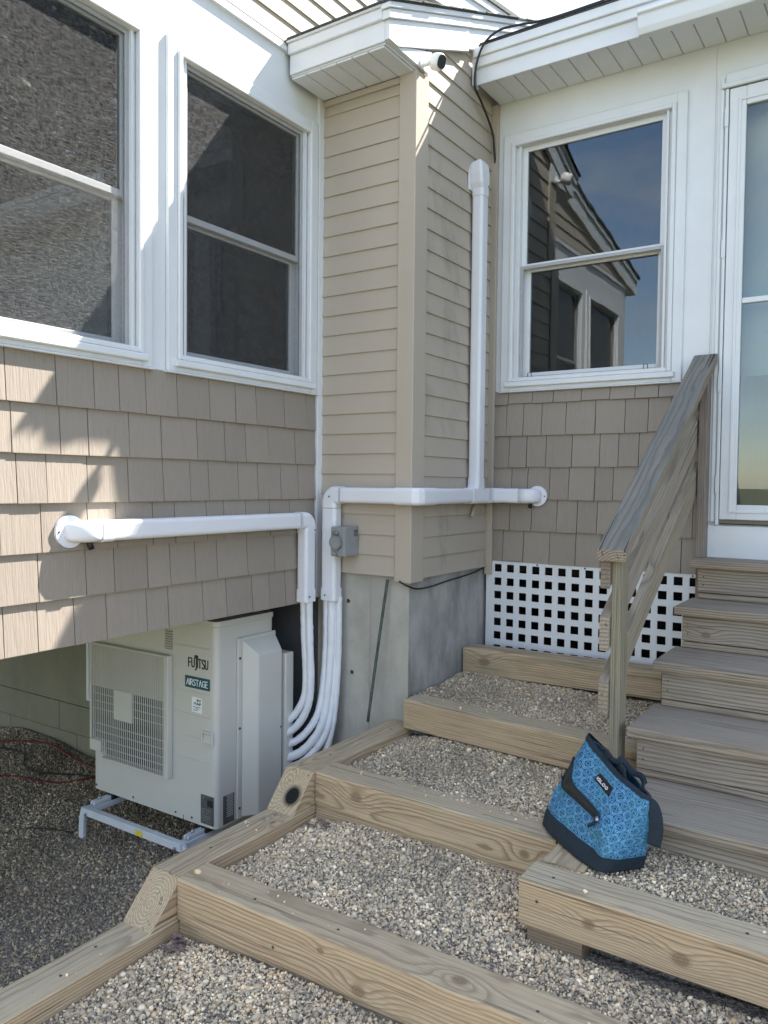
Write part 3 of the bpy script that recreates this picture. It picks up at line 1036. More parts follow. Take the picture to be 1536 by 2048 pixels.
box('pane', (DX0 + .096, B_Y - .006, 0.9025), (DX1 - .096, B_Y - .002, 1.8075), M['glass'], door)
box('hinge_rail', (DX0 + .003, B_Y - .030, -0.185), (DX0 + .0165, B_Y - .0005, 1.897), M['white'], door, 0.002)
for z in (1.72, 1.10, 0.46, -0.03):
    box('hinge', (DX0 + .0005, B_Y - .034, z), (DX0 + .0185, B_Y - .0305, z + .085), M['white'], door, 0.001)
box('threshold', (DX0 + .02, B_Y - .018, -0.182), (DX1 - .02, B_Y + .09, -0.176), M['black'], door)
box('door_casing', (1.7605, B_Y - .016, -0.172), (DX0 + .0005, B_Y - .0005, 1.975), M['white'], house, 0.003)
box('door_casing', (1.7760, B_Y - .026, -0.172), (DX0 - .004, B_Y - .0165, 1.955), M['white'], house, 0.003)
box('door_casing', (DX0 + .001, B_Y - .022, 1.915), (DX1, B_Y - .0005, 1.975), M['white'], house, 0.003)
box('drip_cap', (DX0 - .016, B_Y - .040, 1.9005), (DX1, B_Y - .0225, 1.922), M['white'], house, 0.003)
box('kick_panel', (1.758, B_Y - .012, -0.346), (DX1 + .05, B_Y - .0005, -0.188), M['white'], house, 0.002)
ent = boxes('entry_door', [((DX0 + .01, B_Y + .112, -0.17), (DX0 + .265, B_Y + .152, 1.90)), ((DX1 - .175, B_Y + .112, -0.17), (DX1 - .01, B_Y + .152, 1.90)), ((DX0 + .2652, B_Y + .112, -0.17), (DX1 - .1752, B_Y + .152, 0.10)), ((DX0 + .2652, B_Y + .112, 1.72), (DX1 - .1752, B_Y + .152, 1.90))], M['door_cream'], house, 0.002)
boxes('lite_frame', frame_ring(0, B_Y + .112, 0.0005, 0.018, DX0 + .240, DX1 - .150, 0.070, 1.75, 0.038), M['door_cream'], ent, 0.004)
boxes('muntin', [((DX0 + .278, B_Y + .105, z), (DX1 - .188, B_Y + .125, z + .02)) for z in (0.42, 0.745, 1.07, 1.40)], M['door_cream'], ent, 0.002)
box('pane', (DX0 + .2665, B_Y + .126, 0.101), (DX1 - .1765, B_Y + .130, 1.719), M['glass'], ent)

# ---- foundation
fA = box('foundation_wall', (-0.02, 0.022, -1.95), (0.5465, 0.25, -0.4555), M['conc_a'], house)
fA['label'] = 'pale poured concrete foundation with form lines and tie holes'
for (x, z) in ((0.178, -0.612), (0.205, -0.98)):
    disc('tie_hole', (x, 0.0225, z), (0, -1, 0), 0.011, 0.0008, M['ink'], fA, 9)
    disc('tie_hole', (x, 0.0215, z), (0, -1, 0), 0.005, 0.004, M['rod'], fA, 7)
for x, w in ((0.318, 0.0022), (0.0, .002)):
    box('form_line', (x, 0.0195, -1.5), (x + w, 0.0225, -0.47), M['conc_b'], fA)
box('form_patch', (0.150, 0.0185, -1.6), (0.235, 0.0225, -1.115), M['conc_a'], fA, 0.001)
fB = box('foundation_wall', (0.40, 0.2505, -1.95), (0.5475, B_Y + .05, -0.4655), M['conc_b'], house)
fB2 = box('foundation_wall', (0.5468, 0.022, -1.95), (0.5485, 0.2500, -0.4655), M['conc_b'], house)
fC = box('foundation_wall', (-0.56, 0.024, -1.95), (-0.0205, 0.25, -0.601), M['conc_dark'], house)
fC['label'] = 'foundation concrete behind the heat pump, coloured darker for its shade'
for z in (-0.88, -1.03, -1.20):
    tube('wire_staple', [(-0.06, 0.020, z), (-0.052, 0.006, z + .004), (-0.035, 0.006, z + .004), (-0.030, 0.020, z)], 0.003, M['black'], fC, 6, 3)
# painted block wall at the back of the undercroft
fD = box('block_wall', (-5.0, 0.040, -1.95), (-0.5605, 0.25, -0.601), M['block_paint'], house)
rb = random.Random(5)
row = 0
z = -1.94
while z < -1.60:
    x = -4.9 + (0.2 if row % 2 else 0)
    while x < -0.60:
        x1 = min(x + .3955, -0.562)
        if not (z < -1.0 and z > -1.52 and x1 > -2.02):
            box('block', (x, 0.026 + rb.uniform(0, .003), z), (x1, 0.0395, min(z + .1975, -0.612)), M['block_paint'], fD, 0.002)
        x += .398
    z += .20
    row += 1
boxes('parged_coat', [((-5.0, 0.0275, -1.537), (-2.0, 0.0395, -0.605)), ((-1.9995, 0.0275, -0.945), (-0.5610, 0.0395, -0.605)), ((-1.9995, 0.0275, -1.537), (-0.5610, 0.0395, -1.485))], M['block_paint'], fD)
bw = boxes('basement_window', frame_ring(0, 0.026, -0.01, 0.020, -1.985, -1.15, -1.480, -0.95, 0.030), M['white'], house, 0.003)
boxes('sash', frame_ring(0, 0.026, -0.01, 0.012, -1.954, -1.181, -1.449, -0.981, 0.034), M['white'], bw, 0.002)
box('pane', (-1.919, 0.030, -1.414), (-1.216, 0.034, -1.016), M['glass'], bw)
box('window_recess', (-1.919, 0.0345, -1.414), (-1.216, 0.0385, -1.016), M['ink'], bw)

# ---- crawl space behind the lattice
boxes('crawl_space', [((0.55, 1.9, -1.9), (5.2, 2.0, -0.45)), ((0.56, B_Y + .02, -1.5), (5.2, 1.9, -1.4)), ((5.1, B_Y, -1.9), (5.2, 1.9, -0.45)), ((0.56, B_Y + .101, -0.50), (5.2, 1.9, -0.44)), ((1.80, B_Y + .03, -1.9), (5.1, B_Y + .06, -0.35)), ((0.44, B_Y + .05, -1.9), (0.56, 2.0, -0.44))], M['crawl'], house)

# ================================================================== LATTICE
def lattice():
    x0, x1, z0, z1 = A_X + .006, 1.745, -1.10, -0.436
    p, hsz = 0.0762, 0.0435
    bm = bmesh.new()
    xs = [x0]
    hx = 0.6184 - p
    while hx < x1 - .02:
        a, b = max(hx, x0 + .012), min(hx + hsz, x1 - .03)
        if b - a > .008:
            xs += [a, b]
        hx += p
    xs.append(x1)
    zs = [z1]
    hz = -0.4537
    while hz - hsz > z0 + .01:
        zs += [hz, hz - hsz]
        hz -= .0772
    zs.append(z0)
    V = {}

    def vert(i, j, y):
        if (i, j, y) not in V:
            V[(i, j, y)] = bm.verts.new((xs[i], y, zs[j]))
        return V[(i, j, y)]
    yf, yb = B_Y - .012, B_Y - .006
    solid = lambda i, j: 0 <= i < len(xs) - 1 and 0 <= j < len(zs) - 1 and not (i % 2 == 1 and j % 2 == 1)
    for i in range(len(xs) - 1):
        for j in range(len(zs) - 1):
            if not solid(i, j):
                continue
            for y in (yf, yb):
                bm.faces.new([vert(i, j, y), vert(i + 1, j, y), vert(i + 1, j + 1, y), vert(i, j + 1, y)])
            for (di, dj, e) in ((-1, 0, ((i, j), (i, j + 1))), (1, 0, ((i + 1, j), (i + 1, j + 1))), (0, -1, ((i, j), (i + 1, j))), (0, 1, ((i, j + 1), (i + 1, j + 1)))):
                if not solid(i + di, j + dj):
                    (a, b), (c, d) = e
                    bm.faces.new([vert(a, b, yf), vert(c, d, yf), vert(c, d, yb), vert(a, b, yb)])
    o = link('lattice_panel', bm_mesh(bm), M['white'])
    tag(o, 'white plastic lattice panel with square holes below the right shakes', 'lattice')
    for x in (0.60, 0.878, 1.15, 1.70):
        disc('screw', (x, yf - .0005, -0.4445), (0, -1, 0), 0.005, 0.0025, M['screw'], o, 8)


lattice()

# ================================================================== TIMBERS
LT, DK, GY = (0.530, 0.390, 0.240), (0.205, 0.112, 0.062), (0.530, 0.450, 0.315)


def timber(label, x0, y0, yaw, L, z0, seed, w=0.140, h=0.140, bevel_end=0.0, knots=(), pith=None, group=None, **kw):
    """local X = grain, from the start point; local y 0..w, z 0..h. bevel_end cuts the x=0 end so the top is shorter"""
    bm = bmesh.new()
    nx = max(2, int(L / .12))
    rs = random.Random(seed)
    prof = rrect(w, h, 0.007, 2)
    path = []
    rings = []
    for i in range(nx + 1):
        ring = []
        jx, jy = rs.uniform(-.0012, .0012), rs.uniform(-.0012, .0012)
        for (u, v) in prof:
            X = L * i / nx
            if i == 0 and bevel_end:
                X = bevel_end * (v + h / 2) / h
            ring.append(bm.verts.new((X, u + w / 2 + jx, v + h / 2 + jy)))
        rings.append(ring)
    k = len(prof)
    for a, b in zip(rings, rings[1:]):
        for j in range(k):
            bm.faces.new((a[j], a[(j + 1) % k], b[(j + 1) % k], b[j]))
    bm.faces.new(rings[0][::-1])
    bm.faces.new(rings[-1])
    if pith is None:
        pith = (rs.uniform(-.02, .16), rs.uniform(-.12, -.02))
    mat = wood('treated_pine_timber', kw.pop('light', LT), kw.pop('dark', DK), kw.pop('grey', GY), seed, pith, kw.pop('freq', 78.0) * 1.35, knots, **kw)
    mw = Matrix.Translation((x0, y0, z0)) @ Matrix.Rotation(yaw, 4, 'Z')
    o = link('landscape_timber', bm_mesh(bm), mat, None, mw)
    for f in o.data.polygons:
        f.use_smooth = False
    return tag(o, label, 'timber', group or 'pressure treated timbers of the gravel steps')


# cross timbers (local x along world x, local y towards the house)
timber('short timber with knot and green tint in front of the white lattice', 0.562, 0.572, R(3.5), 1.05, -1.040, 21, knots=((0.125, 0.0, 0.075, 0.030),), green=0.75, pith=(0.05, -0.14), freq=60, greytop=0.35)
timber('brown grained step timber butting the stained concrete corner', 0.585, -0.076, R(-4.9), 1.20, -1.180, 22, pith=(-0.02, -0.09), freq=105, greytop=0.75, green=0.15)
timber('step timber with big oval knot, its end beside the bag', 0.5985, -0.772, R(-1.6), 1.043, -1.320, 23, knots=((0.21, 0.0, 0.085, 0.026), (0.93, 0.0, 0.06, 0.018)), pith=(-0.05, 0.05), freq=72, greytop=0.75)
timber('buried timber just showing under the oval-knot step', 0.5985, -0.764, R(-1.6), 1.043, -1.461, 33, pith=(0.06, -0.06), check=0.8)
timber('longest step timber crossing the bottom of the gravel steps', 0.5985, -1.502, R(0.3), 2.6, -1.460, 24, knots=((0.735, 0.0, 0.030, 0.024), (1.03, 0.05, 0.14, 0.022), (0.60, 0.0, 0.10, 0.012)), pith=(0.10, -0.09), freq=62, greytop=0.55, wav=0.03)
timber('buried timber just showing under the longest step', 0.5985, -1.492, R(0.3), 2.6, -1.601, 34)
timber('timber kerb with nail hole holding the gravel pad by the bag', 1.642, -1.100, R(-0.4), 1.6, -1.322, 25, knots=((0.215, 0.0, 0.068, 0.018), (0.47, 0.0, 0.055, 0.024)), pith=(0.02, -0.02), freq=80, greytop=0.8)
timber('short cross timber lying beneath the blue bag', 1.790, -0.952, R(90), 0.40, -1.3205, 26, pith=(0.05, -0.2), freq=60, greytop=0.5)
timber('short weathered block showing under the timber kerb', 1.665, -1.086, R(0), 0.17, -1.45, 27, w=0.12, h=0.1275, pith=(0.02, -0.05), light=(0.23, 0.18, 0.12), greytop=0.2)
# side stringers (local x towards the house, from the cut end)
timber('topmost side timber with sloped end and black burnt knot', 0.595, -0.905, R(90), 0.925, -1.320, 28, bevel_end=0.125, knots=((0.050, 0.048, 0.055, 0.046),), burnt=True, pith=(0.085, 0.085), freq=95, greytop=0.55, green=0.1, wav=0.012)
timber('side timber with sloped end showing cracked growth rings', 0.595, -1.610, R(90), 1.63, -1.4605, 29, bevel_end=0.135, knots=((0.62, 0.03, 0.14, 0.012), (0.68, 0.07, 0.14, 0.012)), pith=(0.07, 0.055), freq=85, greytop=0.6, wav=0.014)
timber('lowest side timber running out past the bottom landing', 0.595, -4.4, R(90), 4.40, -1.601, 30, pith=(0.05, -0.08), greytop=0.8)
timber('retaining timber under the lowest side timber', 0.594, -4.4, R(90), 4.40, -1.7415, 31)
timber('retaining timber bedded in the lower gravel', 0.593, -4.4, R(90), 4.40, -1.882, 32)
def nails(o, lst):
    mw = WM[o]
    for (x, y, z, n) in lst:
        c = mw @ Vector((x, y, z))
        disc('nail', c, mw.to_3x3() @ Vector(n), 0.0048, 0.0012, M['screw'], o, 8)


for o in [q for q in COL.objects if q.name.startswith('landscape_timber')]:
    lab = o['label']
    if lab.startswith('timber kerb'):
        nails(o, [(.058, -.0012, .086, (0, -1, 0)), (.085, .06, .1405, (0, 0, 1)), (.62, .075, .1405, (0, 0, 1))])
    elif lab.startswith('longest step'):
        nails(o, [(.30, .05, .1405, (0, 0, 1)), (.42, -.0012, .05, (0, -1, 0)), (.62, .06, .1405, (0, 0, 1)), (1.25, .05, .1405, (0, 0, 1))])
    elif lab.startswith('side timber') or lab.startswith('topmost'):
        nails(o, [(.33, .07, .1405, (0, 0, 1)), (.78, .05, .1405, (0, 0, 1))])
    elif lab.startswith('lowest side'):
        nails(o, [(2.5, .05, .1405, (0, 0, 1)), (2.65, .09, .1405, (0, 0, 1))])
# pebbles lying on the timbers
lo = []
rs_ = np.random.default_rng(77)
for (ax, bx_, ay, by_, zt, n) in ((.62, 2.4, -1.49, -1.37, -1.32, 26), (.62, 1.6, -.76, -.65, -1.18, 12), (.62, 1.7, -.09, .02, -1.04, 16), (.47, .58, -2.4, -1.65, -1.46, 14), (1.8, 2.6, -1.08, -.97, -1.18, 5), (.47, .58, -1.4, -1.0, -1.32, 4)):
    for _ in range(n):
        lo.append((rs_.uniform(ax, bx_), rs_.uniform(ay, by_), zt + .003))
pebbles('gravel', lo, .0042, 'stray pebbles kicked up onto the step timbers', ICO_V, ICO_F, 8, 1.2)

# ================================================================== WOODEN STAIRS
SLT, SDK, SGY = (0.37, 0.295, 0.215), (0.105, 0.074, 0.052), (0.37, 0.33, 0.275)
stairs = thing('wooden_stairs', (2.3, 0, -1.2), 'weathered grey wooden stairs rising to the white storm door', 'stairs')
TZ = [-0.345, -0.528, -0.711, -0.895, -1.080]
TY = [0.611, 0.320, -0.012, -0.350, -0.690]
SX0, SX1 = 1.735, 2.85


def board(name, lo, hi, seed, parent, grain='x', bevel=0.004, **kw):
    """sawn board with grain along its long axis"""
    lo, hi = Vector(lo), Vector(hi)
    d = hi - lo
    rs = random.Random(seed)
    mat = wood('weathered_board', kw.pop('light', SLT), kw.pop('dark', SDK), kw.pop('grey', SGY), seed, kw.pop('pith', (rs.uniform(-.05, .1), rs.uniform(-.1, .1))), kw.pop('freq', 85), kw.pop('knots', ()), **kw)
    if grain == 'x':
        mw = Matrix.Translation(lo)
        size = (d.x, d.y, d.z)
    elif grain == 'y':
        mw = Matrix.Translation((hi.x, lo.y, lo.z)) @ Matrix.Rotation(R(90), 4, 'Z')
        size = (d.y, d.x, d.z)
    else:
        mw = Matrix.Translation((hi.x, lo.y, lo.z)) @ Matrix.Rotation(R(-90), 4, 'Y')
        size = (d.z, d.y, d.x)
    bm = bmesh.new()
    add_box(bm, (0, 0, 0), size)
    return link(name, bm_mesh(bm, bevel, 2), mat, parent, mw)


for k in range(5):
    zt, y0 = TZ[k], TY[k]
    yb = (B_Y - .013) if k == 0 else TY[k - 1] + 0.055
    ym = y0 + (yb - y0) * 0.52
    xx = SX0 + (0.0 if k < 4 else .01)
    if k == 0:
        board('tread', (SX0, y0, zt - .036), (SX1, yb, zt), 40 + k, stairs, greytop=0.9, freq=95, grey=(0.35, 0.305, 0.245))
    else:
        board('tread', (xx, y0, zt - .036), (SX1, ym - .002, zt), 40 + k, stairs, greytop=0.9, freq=95, grey=(0.35, 0.305, 0.245))
        board('tread', (xx, ym + .002, zt - .037), (SX1, yb, zt - .001), 50 + k, stairs, greytop=0.9, freq=95, grey=(0.35, 0.305, 0.245))
    zb = (TZ[k + 1] + .0005) if k < 4 else -1.30
    board('riser', (SX0 + .030, y0 + .030, zb + .030), (SX1 - .02, y0 + .054, zt - .037), 60 + k, stairs, freq=70, greytop=0.2, light=(0.385, 0.315, 0.24), dark=(0.085, 0.060, 0.045),
          knots=((0.10, 0, .035, .018),) if k == 1 else (), pith=(-.03, -.02 - .05 * (k % 3)), wav=0.03)
    board('riser_strip', (SX0 + .030, y0 + .034, zb), (SX1 - .02, y0 + .052, zb + .026), 70 + k, stairs, freq=90, greytop=0.2)
    for (dx, dz) in ((.055, .035), (.055, .075), (.52, .05)):
        disc('nail', (SX0 + dx, y0 + .0298, zb + .03 + dz), (0, -1, 0), 0.0035, 0.001, M['screw'], stairs, 7)
poly = [(B_Y - .014, TZ[0] - .038), (TY[0] + .056, TZ[0] - .038)]
for k in range(1, 5):
    poly += [(TY[k - 1] + .056, TZ[k] - .039), (TY[k] + .056, TZ[k] - .039)]
poly += [(TY[4] + .056, -1.30), (TY[4] + .35, -1.30), (B_Y - .014, TZ[0] - .45)]
prism('stringer', poly, 0, SX0 + .036, SX0 + .074, wood('stair_stringer_board', SLT, SDK, SGY, 80), stairs)
prism('stringer', poly, 0, SX1 - .08, SX1 - .042, wood('stair_stringer_board', SLT, SDK, SGY, 81), stairs)
board('trim_post', (SX0 - .004, B_Y - .10, -0.72), (SX0 + .034, B_Y - .035, TZ[0] - .037), 82, stairs, 'z')

# ---- railing
rail = thing('stair_railing', (1.69, -.30, -1.19), 'weathered wooden stair railing with sloped flat cap and three rails', 'railing')
PG = (0.30, 0.275, 0.215)
board('post', (1.664, -.338, -1.21), (1.702, -.249, -0.278), 90, rail, 'z', light=(0.30, 0.265, 0.185), dark=(0.15, 0.12, 0.08), grey=PG, freq=120)
board('post', (1.728, .752, -0.344), (1.766, .836, 0.585), 91, rail, 'z', light=(0.27, 0.225, 0.19), dark=(0.15, 0.11, 0.09), grey=(0.30, 0.265, 0.24), freq=110)
RS = 0.730


def sloped(name, x0, x1, y0, y1, zc, h, seed, kn=(), **kw):
    """board rising with the stair; zc = top height at y0; vertical depth h"""
    L = math.hypot(y1 - y0, (y1 - y0) * RS)
    ang = math.atan(RS)
    hh = h * math.cos(ang)
    bm = bmesh.new()
    w = x1 - x0
    # plumb-cut lower end
    t = math.tan(ang)
    vs = [bm.verts.new(q) for q in ((0, 0, 0), (0, w, 0), (hh * t, w, hh), (hh * t, 0, hh), (L, 0, 0), (L, w, 0), (L + hh * t, w, hh), (L + hh * t, 0, hh))]
    for f in ((0, 3, 2, 1), (4, 5, 6, 7), (0, 1, 5, 4), (3, 7, 6, 2), (0, 4, 7, 3), (1, 2, 6, 5)):
        bm.faces.new([vs[i] for i in f])
    me = bm_mesh(bm, 0.004, 2)
    mat = wood('weathered_rail', kw.pop('light', SLT), kw.pop('dark', SDK), kw.pop('grey', SGY), seed, kw.pop('pith', (.01, -.12)), kw.pop('freq', 90), kn, **kw)
    # local x along slope, y = -world x, z up-normal
    yw = R(3.05)
    ex = Vector((math.sin(yw) * math.cos(ang), math.cos(yw) * math.cos(ang), math.sin(ang)))
    ey = Vector((-math.cos(yw), math.sin(yw), 0))
    ez = ex.cross(ey)
    o = Vector((x1, y0, zc - h))
    mw = Matrix(((ex.x, ey.x, ez.x, o.x), (ex.y, ey.y, ez.y, o.y), (ex.z, ey.z, ez.z, o.z), (0, 0, 0, 1)))
    return link(name, me, mat, rail, mw)


sloped('handrail', 1.621, 1.731, -.392, .815, -0.236, 0.045, 92, greytop=1.3, freq=110, grey=(0.20, 0.195, 0.175), green=0.25, check=0.9)
sloped('rail', 1.6235, 1.6615, -.352, .838, -0.2700, 0.118, 93, freq=85, light=(0.25, 0.20, 0.155))
sloped('rail', 1.6235, 1.6615, -.352, .838, -0.496, 0.128, 94, freq=85, light=(0.42, 0.345, 0.27))
sloped('rail', 1.6235, 1.6615, -.352, .838, -0.742, 0.126, 95, kn=((.70, .02, .06, .022), (.40, 0.03, .05, .024)), freq=75, light=(0.38, 0.31, 0.215))
for y in (0.05, .25, .45):
    for dz in (-0.30, -0.56):
        disc('screw', (1.6618 + (y + .352) * .0533, y, -0.26 + RS * (y + .352) + dz + .19), (1, 0, 0), 0.0045, 0.0012, M['screw'], rail, 7)

# ================================================================== LINE-SET DUCTS
DW, DD = 0.078, 0.066


def dsec(w=DW, d=DD, r=0.017):
    return rrect(w, d, r, 4)


def run(name, a, b, parent, w=DW, d=DD, up=(0, 0, 1), r=0.017, mat=None):
    bm = bmesh.new()
    sweep_bm(bm, [Vector(a), Vector(b)], rrect(w, d, r, 4), Vector(up))
    me = bm_mesh(bm)
    return link(name, me, mat or M['duct'], parent)


def bend(name, pts, parent, w=DW + .006, d=DD + .006, up=(0, 0, 1), sub=6, r=.019):
    bm = bmesh.new()
    sweep_bm(bm, smooth_path(pts, sub), rrect(w, d, r, 4), Vector(up))
    return link(name, bm_mesh(bm), M['duct'], parent)


def elbow_path(c, d0, d1, rad, arm, n=8):
    """from -d0 arm to d1 arm round a corner at c"""
    c, d0, d1 = Vector(c), Vector(d0), Vector(d1)
    pts = [c - d0 * (rad + arm)]
    o = c - d0 * rad + d1 * rad
    for i in range(n + 1):
        t = math.pi / 2 * i / n
        pts.append(o - d1 * rad * math.cos(t) + d0 * rad * math.sin(t))
    pts.append(c + d1 * (rad + arm))
    return pts


def elbow(name, c, d0, d1, parent, up, rad=0.036, arm=.030, w=DW + .006, d=DD + .006):
    bm = bmesh.new()
    sweep_bm(bm, elbow_path(c, d0, d1, rad, arm), rrect(w, d, .019, 4), Vector(up))
    return link(name, bm_mesh(bm), M['duct'], parent)


XC = 0.052   # duct centre off the left wall
d1 = thing('line_set_duct', (XC, -.17, -.60), 'white line-set duct running across the brown shakes of the left wing', 'duct')
zc = -0.190
run('duct_run', (XC, -1.375, zc), (XC, -0.255, zc), d1, DD, DW, (0, 0, 1))
elbow('elbow', (XC, -0.170, zc), (0, 1, 0), (0, 0, -1), d1, (1, 0, 0))
run('duct_run', (XC, -0.170, -0.245), (XC, -0.170, -0.560), d1, DW, DD, (1, 0, 0))
run('end_collar', (XC, -0.170, -0.540), (XC, -0.170, -0.602), d1, DW + .007, DD + .007, (1, 0, 0))
run('coupling', (XC, -1.405, zc), (XC, -1.355, zc), d1, DD + .008, DW + .006, (0, 0, 1))
bmc = bmesh.new()
path = [Vector((XC, -1.405, zc)), Vector((XC - .002, -1.44, zc)), Vector((XC - .006, -1.475, zc)), Vector((XC - .018, -1.505, zc)), Vector((XC - .034, -1.522, zc))]
secs = [rrect(DD + .004, DW + .002, .02, 4), rrect(DD + .006, DW + .004, .024, 4), rrect(DD - .006, DW + .002, .026, 4), rrect(DD - .03, DW - .006, .017, 4), rrect(.014, DW - .03, .006, 4)]
sweep_bm(bmc, path, lambda i: secs[i])
cap = link('wall_cap', bm_mesh(bmc), M['duct'], d1, smooth=True)
disc('flange', (0.012, -1.500, zc), (1, 0, 0), 0.060, 0.012, M['duct'], d1, 30)
disc('screw', (0.0245, -1.548, zc), (1, 0, 0), 0.004, 0.002, M['screw'], d1, 7)
tube('cable_stub', [(0.040, -1.435, zc - .034), (0.044, -1.425, zc - .068)], 0.011, M['black'], d1, 9, raw=True)
for (y, z) in ((-.150, -.240), (-.19, -.575)):
    disc('screw', (XC + .036 + .003, y, z), (1, 0, 0), 0.0045, 0.002, M['screw'], d1, 7)

d2 = thing('line_set_duct', (.12, -.05, -.60), 'white line-set duct wrapping the tan corner with a tall riser', 'duct')
YC = -0.052
zc = -0.062
XA = 0.121
run('duct_run', (XA, YC, -0.560), (XA, YC, -0.130), d2, DW + .012, DD, (0, 1, 0))
run('end_collar', (XA, YC, -0.602), (XA, YC, -0.540), d2, DW + .019, DD + .007, (0, 1, 0))
elbow('elbow', (XA, YC, zc), (0, 0, 1), (1, 0, 0), d2, (0, 1, 0), w=DW + .010)
run('duct_run', (XA + .075, YC, zc), (0.545, YC, zc), d2, DD, DW, (0, 0, 1))
XB = A_X + 0.072
cs = DW + .007
bmc = bmesh.new()
sweep_bm(bmc, [Vector((0.520, YC, zc)), Vector((XB - .012, YC, zc)), Vector((XB - .003, YC + .003, zc)), Vector((XB, YC + .012, zc)), Vector((XB, 0.085, zc))], rrect(DD + .006, cs, .019, 4), Vector((0, 0, 1)))
link('corner_elbow', bm_mesh(bmc), M['duct'], d2)
XD = A_X + .052
run('duct_run', (XB - .004, 0.085, zc), (XD, 0.520, zc), d2, DD, DW, (0, 0, 1))
YT = 0.598
run('tee', (XD, 0.505, zc), (XD, 0.690, zc), d2, DD + .008, DW + .008, (0, 0, 1))
run('tee', (XD, YT, zc + .030), (XD, YT, zc + .088), d2, DD + .008, DW + .010, (1, 0, 0)) if False else None
bmc = bmesh.new()
sweep_bm(bmc, [Vector((XD, YT, zc + .035)), Vector((XD, YT, zc + .060)), Vector((XD, YT, zc + .095))], lambda i: [rrect(DW + .03, DD + .004, .02, 4), rrect(DW + .012, DD + .006, .02, 4), rrect(DW + .008, DD + .006, .02, 4)][i], Vector((1, 0, 0)))
link('tee_neck', bm_mesh(bmc), M['duct'], d2)
run('duct_run', (XD, YT, zc + .09), (XD, YT, 1.560), d2, DW, DD, (1, 0, 0))
bmc = bmesh.new()
sweep_bm(bmc, [Vector((XD, YT, 1.545)), Vector((XD, YT, 1.585)), Vector((XD, YT - .006, 1.615)), Vector((XD, YT - .010, 1.66)), Vector((XD - .001, YT - .012, 1.708)), Vector((XD - .004, YT - .012, 1.722))],
         lambda i: [rrect(DW + .006, DD + .005, .02, 4), rrect(DW + .008, DD + .006, .02, 4), rrect(DW + .020, DD + .010, .016, 4), rrect(DW + .024, DD + .010, .014, 4), rrect(DW + .020, DD + .004, .014, 4), rrect(DW + .006, DD - .010, .010, 4)][i], Vector((1, 0, 0)))
link('wall_cap', bm_mesh(bmc), M['duct'], d2)
bmc = bmesh.new()
prism_bm(bmc, [(YT - .066 + .0 + u, 1.625 + v) for u, v in [(0, -.05), (.12, -.05), (.125, .02), (.11, .085), (.06, .105), (.015, .085), (-.003, .02)]], 0, A_X + .011, A_X + .020)
link('flange', bm_mesh(bmc, .002), M['duct'], d2)
disc('screw', (XD + .039, YT + .02, 1.60), (1, 0, 0), 0.004, 0.002, M['screw'], d2, 7)
YR = B_Y - 0.056
elbow('elbow', (XD, YR, zc), (0, 1, 0), (1, 0, 0), d2, (0, 0, 1), rad=.03, arm=.03, w=DD + .008, d=DW + .006)
run('coupling', (XD + .050, YR, zc), (XD + .115, YR, zc), d2, DD + .004, DW + .002, (0, 0, 1))
run('coupling', (XD + .110, YR, zc), (XD + .175, YR, zc), d2, DD + .007, DW + .004, (0, 0, 1))
bmc = bmesh.new()
path = [Vector((XD + .172, YR, zc)), Vector((XD + .22, YR + .001, zc)), Vector((XD + .25, YR + .008, zc)), Vector((XD + .272, YR + .022, zc)), Vector((XD + .282, YR + .042, zc))]
sweep_bm(bmc, path, lambda i: secs[i])
link('wall_cap', bm_mesh(bmc), M['duct'], d2, smooth=True)
disc('flange', (XD + .262, B_Y - .013, zc), (0, -1, 0), 0.056, 0.010, M['duct'], d2, 30)
disc('screw', (XD + .305, B_Y - .0235, zc), (0, -1, 0), 0.004, 0.002, M['screw'], d2, 7)
tube('cable_stub', [(XD + .232, B_Y - .035, zc - .036), (XD + .224, B_Y - .04, zc - .066)], 0.010, M['black'], d2, 9, raw=True)
for (x, z) in ((XA + .012, zc - .008), (XA - .01, -.575)):
    disc('screw', (x, YC - .036 - .003, z), (0, -1, 0), 0.0045, 0.002, M['screw'], d2, 7)
tag(tube('drain_tube', [(A_X + .028, .650, -.100), (A_X + .030, .615, -.140), (A_X + .034, .585, -.178)], 0.009, M['pvc_tan'], None, 9, 4), 'short tan drain tube poking out below the duct tee', 'tube')


# ---- insulated refrigerant lines
def wrinkle(r, n, seed):
    rs = random.Random(seed)

    def f(i):
        k = 1 + rs.uniform(-.05, .05)
        return [(u * k * (1 + rs.uniform(-.04, .04)), v * k * (1 + rs.uniform(-.04, .04))) for u, v in circ(r, n)]
    return f


